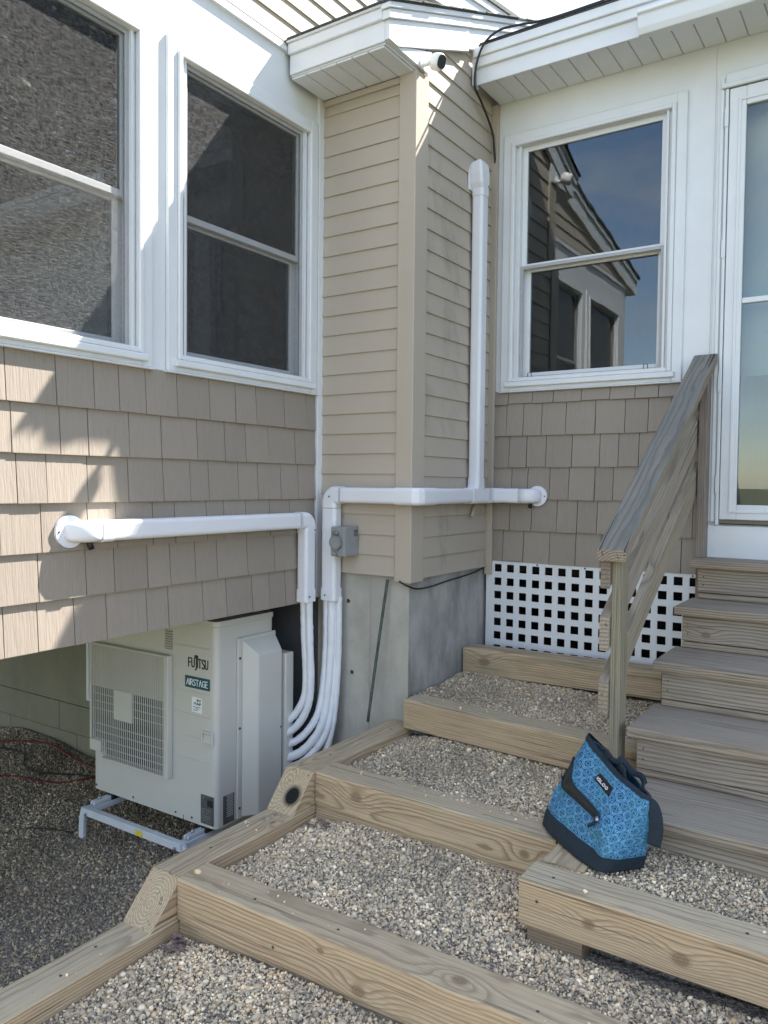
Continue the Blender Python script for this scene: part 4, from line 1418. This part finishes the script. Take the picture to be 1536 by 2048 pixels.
g_l = plain('white_pipe_insulation', (0.74, 0.75, 0.78), 0.5, 0.04, 14, bump=0.35, bscale=55)
LN = [
    ([(0.030, -.160, -.585), (0.034, -.158, -.75), (0.040, -.150, -.95), (0.032, -.150, -1.09), (-0.02, -.165, -1.195), (-0.09, -.19, -1.25), (-0.16, -.21, -1.265)], .0195, 'outermost white insulated line curving into the heat pump'),
    ([(0.065, -.162, -.585), (0.068, -.158, -.80), (0.070, -.150, -1.00), (0.055, -.150, -1.14), (0.00, -.165, -1.245), (-0.07, -.19, -1.30), (-0.16, -.21, -1.32)], .0195, 'second white insulated line curving into the heat pump'),
    ([(0.092, -.048, -.585), (0.094, -.055, -.85), (0.092, -.075, -1.05), (0.074, -.100, -1.20), (0.01, -.14, -1.31), (-0.07, -.18, -1.36), (-0.16, -.21, -1.375)], .0190, 'third white insulated line curving into the heat pump'),
    ([(0.125, -.048, -.585), (0.126, -.055, -.85), (0.118, -.070, -1.08), (0.100, -.095, -1.25), (0.03, -.14, -1.37), (-0.06, -.18, -1.425), (-0.16, -.21, -1.44)], .0225, 'thickest white insulated line curving into the heat pump'),
    ([(0.140, -.030, -.585), (0.142, -.035, -.85), (0.138, -.050, -1.10), (0.120, -.085, -1.29), (0.04, -.14, -1.42), (-0.06, -.18, -1.48), (-0.16, -.21, -1.50)], .0180, 'lowest white insulated line curving into the heat pump'),
    ([(0.160, -.035, -.585), (0.160, -.035, -.85), (0.152, -.040, -1.08), (0.138, -.055, -1.26), (0.115, -.075, -1.38), (0.07, -.11, -1.50), (-.02, -.17, -1.62)], .0165, 'straightest white insulated line dropping beside the concrete'),
]
for i, (pts, r, lab) in enumerate(LN):
    path = smooth_path(pts, 10)
    bm = bmesh.new()
    sweep_bm(bm, path, wrinkle(r, 12, i))
    tag(link('refrigerant_line', bm_mesh(bm), g_l, smooth=True), lab, 'pipe', 'white insulated refrigerant lines')

# ---- grey power inlet box
eb = thing('power_inlet_box', (.22, -.06, -.375), 'grey power inlet box with round flip lid beside the duct', 'electrical box')
box('box_body', (.178, -.130, -.368), (.264, -.012, -.218), M['grey_plastic'], eb, 0.004)
box('front_plate', (.181, -.1365, -.364), (.261, -.1305, -.222), M['grey_plastic'], eb, 0.002)
disc('lid', (.219, -.137, -.297), (0, -1, 0), .037, .014, M['grey_lid'], eb, 24)
disc('lid_rim', (.219, -.1515, -.297), (0, -1, 0), .031, .002, M['grey_plastic'], eb, 24)
box('lid_tab', (.209, -.150, -.345), (.229, -.138, -.331), M['grey_lid'], eb, 0.003)
tube('hinge', [(.205, -.144, -.250), (.233, -.144, -.250)], .0085, M['grey_lid'], eb, 10, raw=True)
boxes('label_print', [((.2642, -.055, -.240 - .007 * k), (.2646, -.022, -.2365 - .007 * k)) for k in range(5)], M['ink'], eb)
disc('screw', (.219, -.137, -.357), (0, -1, 0), .004, .002, M['screw'], eb, 7)

# ---- rod, cables, camera
tag(tube('steel_rod', [(.441, -.010, -.477), (.420, -.032, -.70), (.396, -.056, -.96), (.376, -.077, -1.185)], .0075, M['rod'], None, 8, 4), 'green-grey steel rod leaning on the concrete foundation', 'rod')
tag(tube('cable', [(.520, -.030, -.478), (.555, -.010, -.500), (.572, .06, -.520), (.572, .20, -.522), (.568, .36, -.512), (.566, .55, -.503), (.566, .70, -.492), (.566, .79, -.478)], .0045, M['black'], None, 7), 'black cable hanging along the bottom of the tan corner', 'cable')
cb = tube('cable', [(1.30, .53, 2.330), (1.02, .53, 2.330), (.86, .528, 2.348), (.765, .525, 2.355), (.70, .52, 2.335), (.65, .518, 2.29), (.618, .516, 2.20), (.610, .522, 2.10), (.608, .60, 2.055), (.598, .70, 2.01), (.592, .780, 1.95), (.592, .802, 1.87), (.588, .826, 1.79)], .0062, M['black'], None, 8)
tag(cb, 'black cable looping off the right eave down the inside corner', 'cable')
tag(tube('cable', [(1.35, .53, 2.323), (1.0, .53, 2.322), (.80, .531, 2.321), (.66, .531, 2.3195), (.62, .54, 2.315)], .005, M['black'], None, 7), 'black cable lying flat along the right eave edge', 'cable')
tag(tube('overhead_wire', [(1.215, .60, 2.335), (1.62, 1.9, 3.60), (4.5, 11, 12.5)], .006, M['black'], None, 7, 6), 'thin dark wire rising from the right roof into the sky', 'wire')

sc_ = thing('security_camera', (A_X + .03, .02, 1.99), 'small white security camera on the corner under the rake', 'camera')
disc('mount_plate', (A_X + .0305, .015, 2.000), (1, 0, 0), .026, .008, M['cam_white'], sc_, 20)
tube('mount_arm', [(A_X + .036, .015, 1.998), (A_X + .058, .012, 1.992), (A_X + .078, .014, 1.998)], .011, M['cam_white'], sc_, 10)
cdir = Vector((.86, -.30, -.36)).normalized()
c0 = Vector((A_X + .070, .040, 2.010))
bm = bmesh.new()
prof = [(0, .012), (.006, .026), (.018, .034), (.040, .036), (.062, .035), (.072, .031)]
sweep_bm(bm, [c0 + cdir * t for t, _ in prof], lambda i: rrect(prof[i][1] * 1.75, prof[i][1] * 2.15, prof[i][1] * .86, 6), Vector((0, 0, 1)))
link('camera_body', bm_mesh(bm), M['cam_white'], sc_, smooth=True)
bm = bmesh.new()
sweep_bm(bm, [c0 + cdir * .0705, c0 + cdir * .0765], rrect(.046, .060, .022, 6), Vector((0, 0, 1)))
link('lens_face', bm_mesh(bm), M['lens_black'], sc_)

# ================================================================== HEAT PUMP
ac = thing('heat_pump', (-.58, -.40, -1.663), 'cream outdoor heat pump unit with fan grille under the left wing', 'heat pump')
ax0, ax1, ay0, ay1, az0, az1 = -1.049, -0.121, -.621, -.215, -1.663, -.664
bm = bmesh.new()
prism_bm(bm, [(x + (ax0 + ax1) / 2, y + (ay0 + ay1) / 2) for x, y in rrect(ax1 - ax0, ay1 - ay0, .028, 5)], 2, az0, az1 - .030)
link('casing', bm_mesh(bm), M['casing'], ac)
bm = bmesh.new()
prism_bm(bm, [(x + (ax0 + ax1) / 2, y + (ay0 + ay1) / 2) for x, y in rrect(ax1 - ax0 + .012, ay1 - ay0 + .012, .032, 5)], 2, az1 - .028, az1)
link('top_cover', bm_mesh(bm, .004), M['casing'], ac)
F_ = ay0
# fan grille with notch at lower left
gx0, gx1, gz0, gz1 = -1.036, -.422, -1.476, -.860
outl = [(gx0, gz1), (gx1, gz1), (gx1, gz0), (-.940, gz0), (-.940, -1.388), (gx0, -1.388)]
gw = .018
fr = [((gx0, F_ - .034, gz1 - .012), (gx1 - .034, F_ - .0005, gz1)), ((gx1 - .0335, F_ - .034, gz0), (gx1, F_ - .0005, gz1)), ((-.940, F_ - .034, gz0), (gx1 - .034, F_ - .0005, gz0 + .012)), ((gx0, F_ - .034, -1.440), (-.9405, F_ - .0005, -1.380)), ((gx0, F_ - .034, -1.3795), (gx0 + .010, F_ - .0005, gz1 - .0125))]
gri = boxes('fan_grille', fr, M['casing'], ac, 0.003)
box('grille_back', (gx0 + .0105, F_ - .0275, -1.092), (gx1 - .034, F_ - .001, gz1 - .0125), M['casing'], gri)
box('grille_back', (gx0 + .0105, F_ - .004, -1.252), (gx1 - .034, F_ - .0008, -1.0925), M['shroud'], gri)
box('grille_back', (gx0 + .0105, F_ - .003, -1.3795), (gx1 - .034, F_ - .0007, -1.2525), M['coil'], gri)
box('grille_back', (-.9395, F_ - .003, gz0 + .0125), (gx1 - .034, F_ - .0007, -1.380), M['coil'], gri)
sl, cr = [], []
n = 37
for k in range(n):
    x = gx0 + .018 + (gx1 - .040 - gx0 - .018) * k / (n - 1)
    zb = gz0 + .013 if x > -.936 else -1.379
    sl.append(((x - .0024, F_ - .034, zb), (x + .0024, F_ - .0310, gz1 - .013)))
for z in (-1.13, -1.17, -1.21, -1.29, -1.33, -1.372, -1.41, -1.445):
    cr.append(((gx0 + .011 if z > -1.375 else -.9395, F_ - .0292, z - .0016), (gx1 - .035, F_ - .025, z + .0016)))
boxes('grille_slats', sl, M['casing'], gri)['kind'] = 'stuff'
boxes('grille_crossbars', cr, M['casing'], gri)['kind'] = 'stuff'
box('blank_plate', (-.838, F_ - .0345, -1.244), (-.690, F_ - .019, -1.088), M['casing'], gri, .003)
# louvre vent
for k in range(8):
    z = -.742 - .0125 * k
    box('vent_slot', (-.476, F_ - .0008, z - .0035), (-.424, F_ - .0001, z + .0035), M['ink'], ac)
    prism('vent_hood', [(F_ - .0009, z + .0036), (F_ - .006, z + .0005), (F_ - .0009, z + .0078)], 0, -.478, -.422, M['casing'], ac)
# embossed lines
for k, (x0, x1) in enumerate(((-.405, -.165), (-.405, -.165), (-.405, -.165), (-.405, -.165), (-.405, -.165), (-.405, -.165))):
    z = -.800 - .110 * k
    if k in (1,):
        continue
    prism('pressed_line', [(F_ - .0004, z - .004), (F_ - .0034, z), (F_ - .0004, z + .004)], 0, x0, x1, M['casing'], ac)
# lettering
letters('lettering', 'FUJITSU', (-.3095, F_ - .0006, -.8985), (1, 0, 0), (0, 0, 1), .042, .0012, M['ink'], ac, gap=.20, stroke=.15, width=.132,
        extra=[[(.0533 + .0052 * math.cos(t * .628) + dx, 1.24 + .115 * math.sin(t * .628)) for t in range(11)] for dx in (-.0050, .0050)])
bdg = box('badge', (-.3315, F_ - .004, -1.0005), (-.1630, F_ - .0006, -.9440), M['teal'], ac, .001)
letters('lettering', 'AIRSTAGE', (-.3185, F_ - .0042, -.9865), (1, 0, 0), (0, 0, 1), .029, .0010, M['badge_white'], bdg, gap=.20, stroke=.13, width=.143)
stk = box('sticker', (-.285, F_ - .0022, -1.117), (-.216, F_ - .0006, -1.044), M['badge_white'], ac)
letters('lettering', 'HEAT', (-.250, F_ - .0024, -1.062), (1, 0, 0), (0, 0, 1), .010, .0006, M['ink'], stk, stroke=.2, width=.028)
letters('lettering', 'PUMP', (-.268, F_ - .0024, -1.080), (1, 0, 0), (0, 0, 1), .011, .0006, M['ink'], stk, stroke=.2, width=.046)
boxes('print_lines', [((-.276 + .012 * (k % 2), F_ - .0028, -1.092 - .008 * k), (-.226 - .009 * (k % 3), F_ - .0023, -1.0895 - .008 * k)) for k in range(3)], M['ink'], stk)
# hand grip
gp = boxes('hand_grip', frame_ring(0, F_, 0.0005, 0.013, -.216, -.135, -1.262, -1.196, .010), M['casing'], ac, .003)
prism('grip_recess', [(F_ - .0006, -1.252), (F_ - .0046, -1.252), (F_ - .0008, -1.206)], 0, -.2058, -.1452, M['casing'], gp)
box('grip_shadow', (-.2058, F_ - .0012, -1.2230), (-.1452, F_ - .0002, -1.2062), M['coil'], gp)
pl = box('rating_plate', (-.222, F_ - .0022, -1.649), (-.1365, F_ - .0006, -1.508), M['plate'], ac)
box('plate_box', (-.178, F_ - .0028, -1.560), (-.140, F_ - .0023, -1.528), M['ink'], pl)
boxes('plate_print', [((-.215, F_ - .0027, -1.578 - .011 * k), (-.150 - .012 * (k % 3), F_ - .0023, -1.575 - .011 * k)) for k in range(6)] + [((-.213, F_ - .0027, -1.522), (-.190, F_ - .0023, -1.517))], M['plate_lines'], pl)
for x in (-1.02, -.72, -.40, -.285):
    disc('screw', (x, F_ - .0002, -1.640), (0, -1, 0), .0055, .003, M['screw'], ac, 8)
box('panel_seam', (-.3465, F_ - .0012, -1.663), (-.3445, F_ - .0001, -1.640), M['coil'], ac)
# side service covers
X_ = ax1
pc = prism('pipe_cover', [(-.490, -1.655), (-.2165, -1.655), (-.2165, -.760), (-.490, -.760)], 0, X_ + .0005, X_ + .014, M['casing'], ac, .003)
bm = bmesh.new()
def hull(pts):
    for q in pts:
        bm.verts.new(q)
    bmesh.ops.convex_hull(bm, input=list(bm.verts))
hull([(X_ + .0145, y, z) for y in (-.466, -.222) for z in (-1.650, -.775)] + [(X_ + .072, -.405, -1.645), (X_ + .072, -.232, -1.645), (X_ + .072, -.405, -.850), (X_ + .072, -.232, -.850)])
bmesh.ops.dissolve_limit(bm, angle_limit=.02, verts=list(bm.verts), edges=list(bm.edges))
link('cover_box', bm_mesh(bm, .008, 3), M['casing'], pc)
box('cover_box', (X_ - .02, -.2145, -1.650), (X_ + .080, -.150, -.872), M['casing'], pc, .009, seg=3)
for z in (-.86, -1.205, -1.60):
    disc('screw', (X_ + .0142, -.478, z), (1, 0, 0), .0065, .003, M['screw'], pc, 8)
disc('screw', (X_ + .0725, -.242, -1.245), (1, 0, 0), .005, .003, M['screw'], pc, 8)
sd = box('side_label', (X_ + .0004, -.575, -1.655), (X_ + .0012, -.500, -1.515), M['plate'], ac)
boxes('label_print', [((X_ + .0013, -.553 + .004 * (k % 2), -1.523 - .010 * k), (X_ + .0016, -.508, -1.517 - .010 * k)) for k in range(11)], M['screen_frame'], sd)

# ---- stand
st = thing('heat_pump_stand', (-.53, -.45, -1.865), 'pale grey steel stand with curved legs carrying the heat pump', 'stand')
for x in (-.905, -.205):
    box('side_rail', (x - .024, -.745, -1.722), (x + .024, -.14, -1.690), M['stand'], st, .003)
    boxes('rail_slot', [((x - .016, -.735 + .0, -1.6895), (x - .004, -.615, -1.6670)), ((x + .004, -.735, -1.6895), (x + .016, -.615, -1.6670))], M['stand'], st, .004)
    for y in (-.60, -.25):
        box('foot_pad', (x - .03, y - .03, -1.6895), (x + .03, y + .03, -1.6635), M['black'], st, .003)
    tube('bolt', [(x, -.690, -1.676), (x, -.690, -1.655)], .008, M['steel'], st, 6, raw=True)
for y in (-.765, -.16):
    box('cross_rail', (-.925, y - .020, -1.726), (-.185, y + .019, -1.688), M['stand'], st, .004)
    for sx, x in ((-1, -.918), (1, -.192)):
        bm = bmesh.new()
        sweep_bm(bm, smooth_path([(x + sx * .0, y, -1.700), (x + sx * .012, y, -1.722), (x + sx * .022, y, -1.765), (x + sx * .026, y, -1.82), (x + sx * .026, y, -1.868)], 5), rrect(.022, .040, .005, 2), Vector((1, 0, 0)))
        link('leg', bm_mesh(bm), M['stand'], st)
        tube('bolt', [(x - sx * .03, y - .021, -1.715), (x - sx * .03, y - .027, -1.715)], .008, M['steel'], st, 6, raw=True)
box('warning_sticker', (-.500, -.7858, -1.722), (-.452, -.7852, -1.695), M['yellow'], st)

# ---- cords and litter on the lower gravel
def cord(pts, mat, label, r=.0055):
    return tag(tube('extension_cord', [(x, y, h_low(x, y) + .010) for x, y in pts], r, mat, None, 7, 8), label, 'cord')


cord([(-3.1, -.36), (-2.61, -.235), (-2.32, -.082), (-2.10, -.075), (-1.95, -.095), (-1.74, -.12), (-1.55, -.16)], M['red_cord'], 'red cord arcing close to the painted block wall')
cord([(-2.35, -.80), (-2.06, -.555), (-1.92, -.49), (-1.82, -.455), (-1.69, -.39), (-1.62, -.30), (-1.58, -.20), (-1.45, -.12)], M['red_cord'], 'red cord nearest the open yard, curving behind the heat pump')
cord([(-2.80, -.42), (-2.494, -.30), (-2.34, -.262), (-2.25, -.275), (-2.16, -.335), (-2.06, -.385), (-1.90, -.355), (-1.70, -.25), (-1.5, -.16)], M['black'], 'black cord snaking between the two red cords', .005)
tag(tube('twig', [(-1.30, -.86, h_low(-1.3, -.86) + .012), (-1.16, -.80, h_low(-1.16, -.8) + .014), (-1.03, -.76, h_low(-1.03, -.76) + .012)], .0035, M['twig'], None, 5, 3), 'thin dark twig lying on the lower gravel', 'twig')


def leaf(c, s, seed, label):
    rs = random.Random(seed)
    bm = bmesh.new()
    n = 9
    ang = rs.uniform(0, 6.28)
    rim = []
    for i in range(n):
        t = 2 * math.pi * i / n
        rr = s * (1.0 if i % 2 else .55) * rs.uniform(.8, 1.2)
        x, y = rr * math.cos(t + ang) * 1.2, rr * math.sin(t + ang) * .8
        rim.append((x, y, rs.uniform(0, .35) * s))
    up = [bm.verts.new((c[0] + x, c[1] + y, c[2] + z + .0012)) for x, y, z in rim]
    dn = [bm.verts.new((c[0] + x, c[1] + y, c[2] + z)) for x, y, z in rim]
    cu = bm.verts.new((c[0], c[1], c[2] + .0012))
    cd = bm.verts.new((c[0], c[1], c[2]))
    for i in range(n):
        j = (i + 1) % n
        bm.faces.new((cu, up[i], up[j]))
        bm.faces.new((cd, dn[j], dn[i]))
        bm.faces.new((up[i], dn[i], dn[j], up[j]))
    tag(link('dry_leaf', bm_mesh(bm), M['leaf']), label, 'leaf', 'dry leaves caught in the timber corners')


for i in range(7):
    leaf((.62 + rnd.uniform(0, .09), -1.535 - rnd.uniform(0, .07), h4(.65, -1.56) + .012 + .004 * i), rnd.uniform(.018, .030), 100 + i, 'curled dry leaf in the corner below the longest step timber')
for i, (x, y, f, lab) in enumerate(((1.05, -1.75, h4, 'small leaf scrap alone on the bottom gravel landing'), (1.28, -1.08, h3, 'small leaf scrap alone on the wide gravel step'), (.80, -.45, h2, 'small leaf scrap near the side timber of the middle gravel step'), (1.95, -.80, hb, 'small leaf scrap on the gravel pad beside the bag'))):
    leaf((x, y, f(x, y) + .008), .012, 140 + i, lab)
for i in range(6):
    leaf((.625 + rnd.uniform(0, .10), -.815 - rnd.uniform(0, .05), h3(.65, -.83) + .012 + .003 * i), rnd.uniform(.014, .024), 120 + i, 'curled dry leaf in the corner below the oval-knot step timber')

# ================================================================== TOTE BAG
def mat_bag():
    g = G('blue_geometric_print')
    uv = g.n.new('ShaderNodeUVMap').outputs[0]
    x, y, _ = g.sep(uv)
    sc_ = 1 / 0.047

    def cell(ox, oy):
        fx = g.m('ABSOLUTE', g.m('SUBTRACT', g.m('FRACT', g.m('ADD', g.m('MULTIPLY', x, sc_), ox)), .5))
        fy = g.m('ABSOLUTE', g.m('SUBTRACT', g.m('FRACT', g.m('ADD', g.m('MULTIPLY', y, sc_), oy)), .5))
        return fx, fy

    def band(d, r, w):
        return g.m('LESS_THAN', g.m('ABSOLUTE', g.m('SUBTRACT', d, r)), w)
    fx, fy = cell(0, 0)
    inf = g.m('MAXIMUM', fx, fy)
    octa = g.m('MAXIMUM', inf, g.m('MULTIPLY', g.m('ADD', fx, fy), .72))
    ln = g.m('SQRT', g.m('ADD', g.m('MULTIPLY', fx, fx), g.m('MULTIPLY', fy, fy)))
    gx, gy = cell(.5, .5)
    lc = g.m('SQRT', g.m('ADD', g.m('MULTIPLY', gx, gx), g.m('MULTIPLY', gy, gy)))
    W = .014
    f = band(inf, .11, W)
    for e in (band(octa, .235, W), band(ln, .40, W), band(ln, .50, W), band(lc, .40, W), band(lc, .30, W * .8), band(lc, .12, W * .9)):
        f = g.m('MAXIMUM', f, e)
    spoke = g.m('MULTIPLY', g.m('LESS_THAN', g.m('MINIMUM', fx, fy), W * .8), g.m('MULTIPLY', g.m('GREATER_THAN', inf, .11), g.m('LESS_THAN', inf, .24)))
    f = g.m('MAXIMUM', f, spoke)
    v = g.tc()
    base = g.mix(g.ramp(g.noise(v, 9, 2), [(.42, 0.0), (.58, 1.0)]), (0.004, 0.045, 0.105), (0.003, 0.070, 0.105))
    c = g.mix(f, base, (0.16, 0.42, 0.70))
    g.bsdf(c, 0.6, g.bump(g.noise(v, 900, 2), .15, .001), 0, .35)
    return g.mat


M['bag'] = mat_bag()
sh = Vector((-.012, -.030, 0))
bL, bR = Vector((1.612, -.618, -1.168)) + sh, Vector((1.905, -.850, -1.178)) + sh
tL, tR = Vector((1.704, -.610, -.852)) + sh, Vector((1.968, -.812, -.945)) + sh
bv = Vector((.646, .763, 0))


def bag_pt(th, t, off=0.0):
    C = (bL + bR) / 2 * (1 - t) + (tL + tR) / 2 * t
    H = ((bR - bL) / 2) * (1 - t) + ((tR - tL) / 2) * t
    bulge = math.sin(math.pi * min(1, t * 1.15)) * .008
    n = 5.0 * (1 - t) + 2.2 * t
    b = .084 * (1 - t) ** .6 + .012 + bulge
    c, s = math.cos(th), math.sin(th)
    e = 2 / n
    cu = math.copysign(abs(c) ** e, c)
    sv = math.copysign(abs(s) ** e, s)
    w = 1.0 + .05 * math.sin(math.pi * t)
    crease = .005 * math.sin(7 * th + 5 * t) + .0045 * math.sin(11 * t + 3 * th) + .003 * math.sin(19 * t - 5 * th)
    up = Vector((0, 0, 1))
    p = C + H * cu * w + bv * (b + crease * (.3 + t * (1 - t) * 4) + off) * sv
    if off:
        p += H.normalized() * off * cu
    if t > .9:
        p += up * (-.012 * math.sin((cu + 1) * math.pi / 2) * (t - .9) / .1)
    return p


bag = thing('tote_bag', (1.75, -.77, -1.18), 'blue patterned zip tote bag slumped against the wooden stairs', 'bag')


def bag_shell(name, t0, t1, mat, nt, off=0.0, closed_bottom=False, na=128):
    bm = bmesh.new()
    uvl = bm.loops.layers.uv.new('UVMap')
    per = [0.0]
    for i in range(na):
        per.append(per[-1] + (bag_pt(2 * math.pi * (i + 1) / na, .45) - bag_pt(2 * math.pi * i / na, .45)).length)
    rows = [[bm.verts.new(bag_pt(2 * math.pi * i / na, t0 + (t1 - t0) * j / nt, off)) for i in range(na)] for j in range(nt + 1)]
    for j in range(nt):
        for i in range(na):
            k = (i + 1) % na
            f = bm.faces.new((rows[j][i], rows[j][k], rows[j + 1][k], rows[j + 1][i]))
            f.smooth = True
            for lp, (ii, jj) in zip(f.loops, ((i, j), (i + 1, j), (i + 1, j + 1), (i, j + 1))):
                lp[uvl].uv = (per[ii], .34 * (t0 + (t1 - t0) * jj / nt))
    if closed_bottom:
        bm.faces.new(rows[0][::-1])
    me = bpy.data.meshes.new('m')
    bmesh.ops.recalc_face_normals(bm, faces=list(bm.faces))
    bm.to_mesh(me)
    bm.free()
    return link(name, me, mat, bag)


bag_shell('bag_body', .17, .955, M['bag'], 48)
bag_shell('bag_base', 0.0, .185, M['navy'], 8, .0022, True)
bag_shell('zip_rim', .95, 1.0, M['navy'], 3, .0025)


def front(s, t, off):
    """s 0..1 left to right over the front face"""
    th = math.pi + math.pi * (0.06 + .88 * s)
    return bag_pt(th, t, off)


def patch(name, corners, mat, off, n=22, th=.0022, parent=bag):
    """curved quad on the bag front given (s,t) corners"""
    bm = bmesh.new()
    A, B_, C_, D_ = [Vector(c) for c in corners]

    def P(i, j, o):
        a, b = i / n, j / n
        q = (A * (1 - a) + B_ * a) * (1 - b) + (D_ * (1 - a) + C_ * a) * b
        return front(q.x, q.y, o)
    top = [[bm.verts.new(P(i, j, off + th)) for j in range(n + 1)] for i in range(n + 1)]
    for i in range(n):
        for j in range(n):
            bm.faces.new((top[i][j], top[i + 1][j], top[i + 1][j + 1], top[i][j + 1]))
    low = {}
    rim = [(i, 0) for i in range(n)] + [(n, j) for j in range(n)] + [(i, n) for i in range(n, 0, -1)] + [(0, j) for j in range(n, 0, -1)]
    lv = [bm.verts.new(P(i, j, off - .004)) for i, j in rim]
    m = len(rim)
    for k in range(m):
        i, j = rim[k]
        i2, j2 = rim[(k + 1) % m]
        bm.faces.new((top[i][j], top[i2][j2], lv[(k + 1) % m], lv[k]))
    return link(name, bm_mesh(bm), mat, parent)


pk = patch('front_pocket', [(.09, .50), (.58, .485), (.585, .53), (.14, .74)], M['black'], .0025)
tube('pocket_zip', [front(.085 + .50 * k / 8, .50 - .015 * k / 8, .005) for k in range(9)], .0042, M['navy'], pk, 7, 2)
tube('pocket_zip', [front(.12 + .47 * k / 8, .745 - .215 * k / 8, .005) for k in range(9)], .0036, M['navy'], pk, 7, 2)
tube('zip_pull', [front(.585, .51, .008), front(.57, .45, .012), front(.545, .39, .012)], .0052, M['navy'], pk, 7, 3)
tube('zip_slider', [front(.575, .52, .008), front(.592, .50, .009)], .006, M['steel'], pk, 7, 2)
lb = patch('brand_label', [(.475, .755), (.585, .755), (.585, .83), (.475, .83)], M['ink'], .002)
pA, pB, pD = front(.475, .755, .0075), front(.585, .755, .0075), front(.475, .83, .0075)
ux_, uy_ = (pB - pA), (pD - pA)
uy_ = uy_ - ux_ * (uy_.dot(ux_) / ux_.dot(ux_))
letters('lettering', 'IGLOO', pA + ux_ * .14 + uy_ * .42, ux_.normalized(), uy_.normalized(), uy_.length * .30, .0006, M['badge_white'], lb, gap=.22, stroke=.24, width=ux_.length * .66)
# handles fold back from the top rim
hb_ = (tR - tL).normalized()


def handle(a, b, drop, out, name='handle'):
    mid = lambda k: tL + (tR - tL) * k
    p0, p1 = mid(a), mid(b)
    pts = [p0 + Vector((0, 0, -.035)) + bv * out * .3, p0 + bv * out * .6 + Vector((0, 0, .012)),
           p0 * .75 + p1 * .25 + bv * (out + .02) + Vector((0, 0, .020 + drop)),
           p0 * .5 + p1 * .5 + bv * (out + .03) + Vector((0, 0, .024 + drop)),
           p0 * .25 + p1 * .75 + bv * (out + .02) + Vector((0, 0, .020 + drop)),
           p1 + bv * out * .6 + Vector((0, 0, .012)), p1 + Vector((0, 0, -.035)) + bv * out * .3]
    bm = bmesh.new()
    sweep_bm(bm, smooth_path(pts, 7), rrect(.020, .006, .0028, 2), bv)
    return link(name, bm_mesh(bm), M['navy'], bag, smooth=True)


handle(.36, .66, -.022, -.026)
handle(.50, .86, -.034, .014)
# side strap hanging at the right end
bm = bmesh.new()
s0 = tR + Vector((-.012, -.004, -.020))
sweep_bm(bm, smooth_path([s0, s0 + Vector((.016, .006, -.010)), s0 + Vector((.028, .004, -.040)), s0 + Vector((.032, .000, -.085)), s0 + Vector((.026, -.006, -.125))], 6), rrect(.040, .006, .0028, 2), Vector((.3, -1, 0)))
link('side_strap', bm_mesh(bm), M['navy'], bag, smooth=True)


# ================================================================== TREES (seen reflected in the glass)
def tree(loc, h, rad, leafmat, label, seed, nleaf, ls=1.0):
    rs = random.Random(seed)
    t = thing('tree', loc, label, 'tree', 'trees across the yard')
    L = Vector(loc)
    bm = bmesh.new()
    tips = []

    def limb(p, d, ln, r, lev):
        pts = [p]
        q = p.copy()
        dd = d.copy()
        for i in range(4):
            dd = (dd + Vector((rs.uniform(-.18, .18), rs.uniform(-.18, .18), rs.uniform(-.04, .12)))).normalized()
            q = q + dd * ln / 4
            pts.append(q.copy())
        sweep_bm(bm, pts, lambda i: circ(max(.012, r * (1 - .18 * i)), 6))
        if lev:
            for k in range(4 if lev > 1 else 3):
                s = pts[rs.randint(2, 4)]
                a = rs.uniform(0, 6.28)
                limb(s, (dd * .7 + Vector((math.cos(a), math.sin(a), rs.uniform(.1, .7)))).normalized(), ln * rs.uniform(.5, .7), r * .5, lev - 1)
        else:
            tips.append(pts[-1])
            tips.append(pts[2])
    limb(L, Vector((0, 0, 1)), h * .5, h * .026, 3)
    link('trunk', bm_mesh(bm), M['bark'], t)
    bm = bmesh.new()
    for k in range(nleaf):
        c = rs.choice(tips) + Vector((rs.gauss(0, 1), rs.gauss(0, 1), rs.gauss(0, 1))) * rad
        s = rs.uniform(.035, .075) * ls
        a = Vector((rs.uniform(-1, 1), rs.uniform(-1, 1), rs.uniform(-1, 1))).normalized()
        b = a.orthogonal().normalized()
        bm.faces.new([bm.verts.new(c + a * s), bm.verts.new(c + b * s * .6), bm.verts.new(c - a * s), bm.verts.new(c - b * s * .6)])
    link('crown', bm_mesh(bm), leafmat, t)


tree((6.5, -27, -1.94), 4.6, .35, M['leaf_red'], 'bare reddish budding tree across the yard', 1, 3500)
tree((14.5, -30.0, -1.94), 8.5, .55, M['leaf_green'], 'broad green tree across the yard', 2, 4500)
tree((-11.0, -36.0, -1.94), 5.0, .5, M['leaf_red'], 'reddish rounded tree at the far edge of the yard', 3, 4500)
tree((22.0, -25.0, -1.94), 7.0, .5, M['leaf_red'], 'small brownish tree standing apart on the lawn', 4, 3000)
tree((13.5, 9.0, -1.94), 19.0, 1.0, M['leaf_green'], 'unseen tall green tree added beyond the right wing to darken window reflections', 5, 16000, 4.5)  # added out of view: hides bright sky from the left wing window reflections
tree((17.5, 5.0, -1.94), 19.0, 1.0, M['leaf_green'], 'unseen spreading green tree added right of the house to block reflected sky', 6, 16000, 4.5)  # second added blocker, dense so the left panes reflect something dark
tree((11.5, 14.5, -1.94), 13.0, .75, M['leaf_green'], 'unseen green tree added behind the right wing roof to block reflected sky', 7, 9000, 3.2)  # added with the two above for the same darker reflection
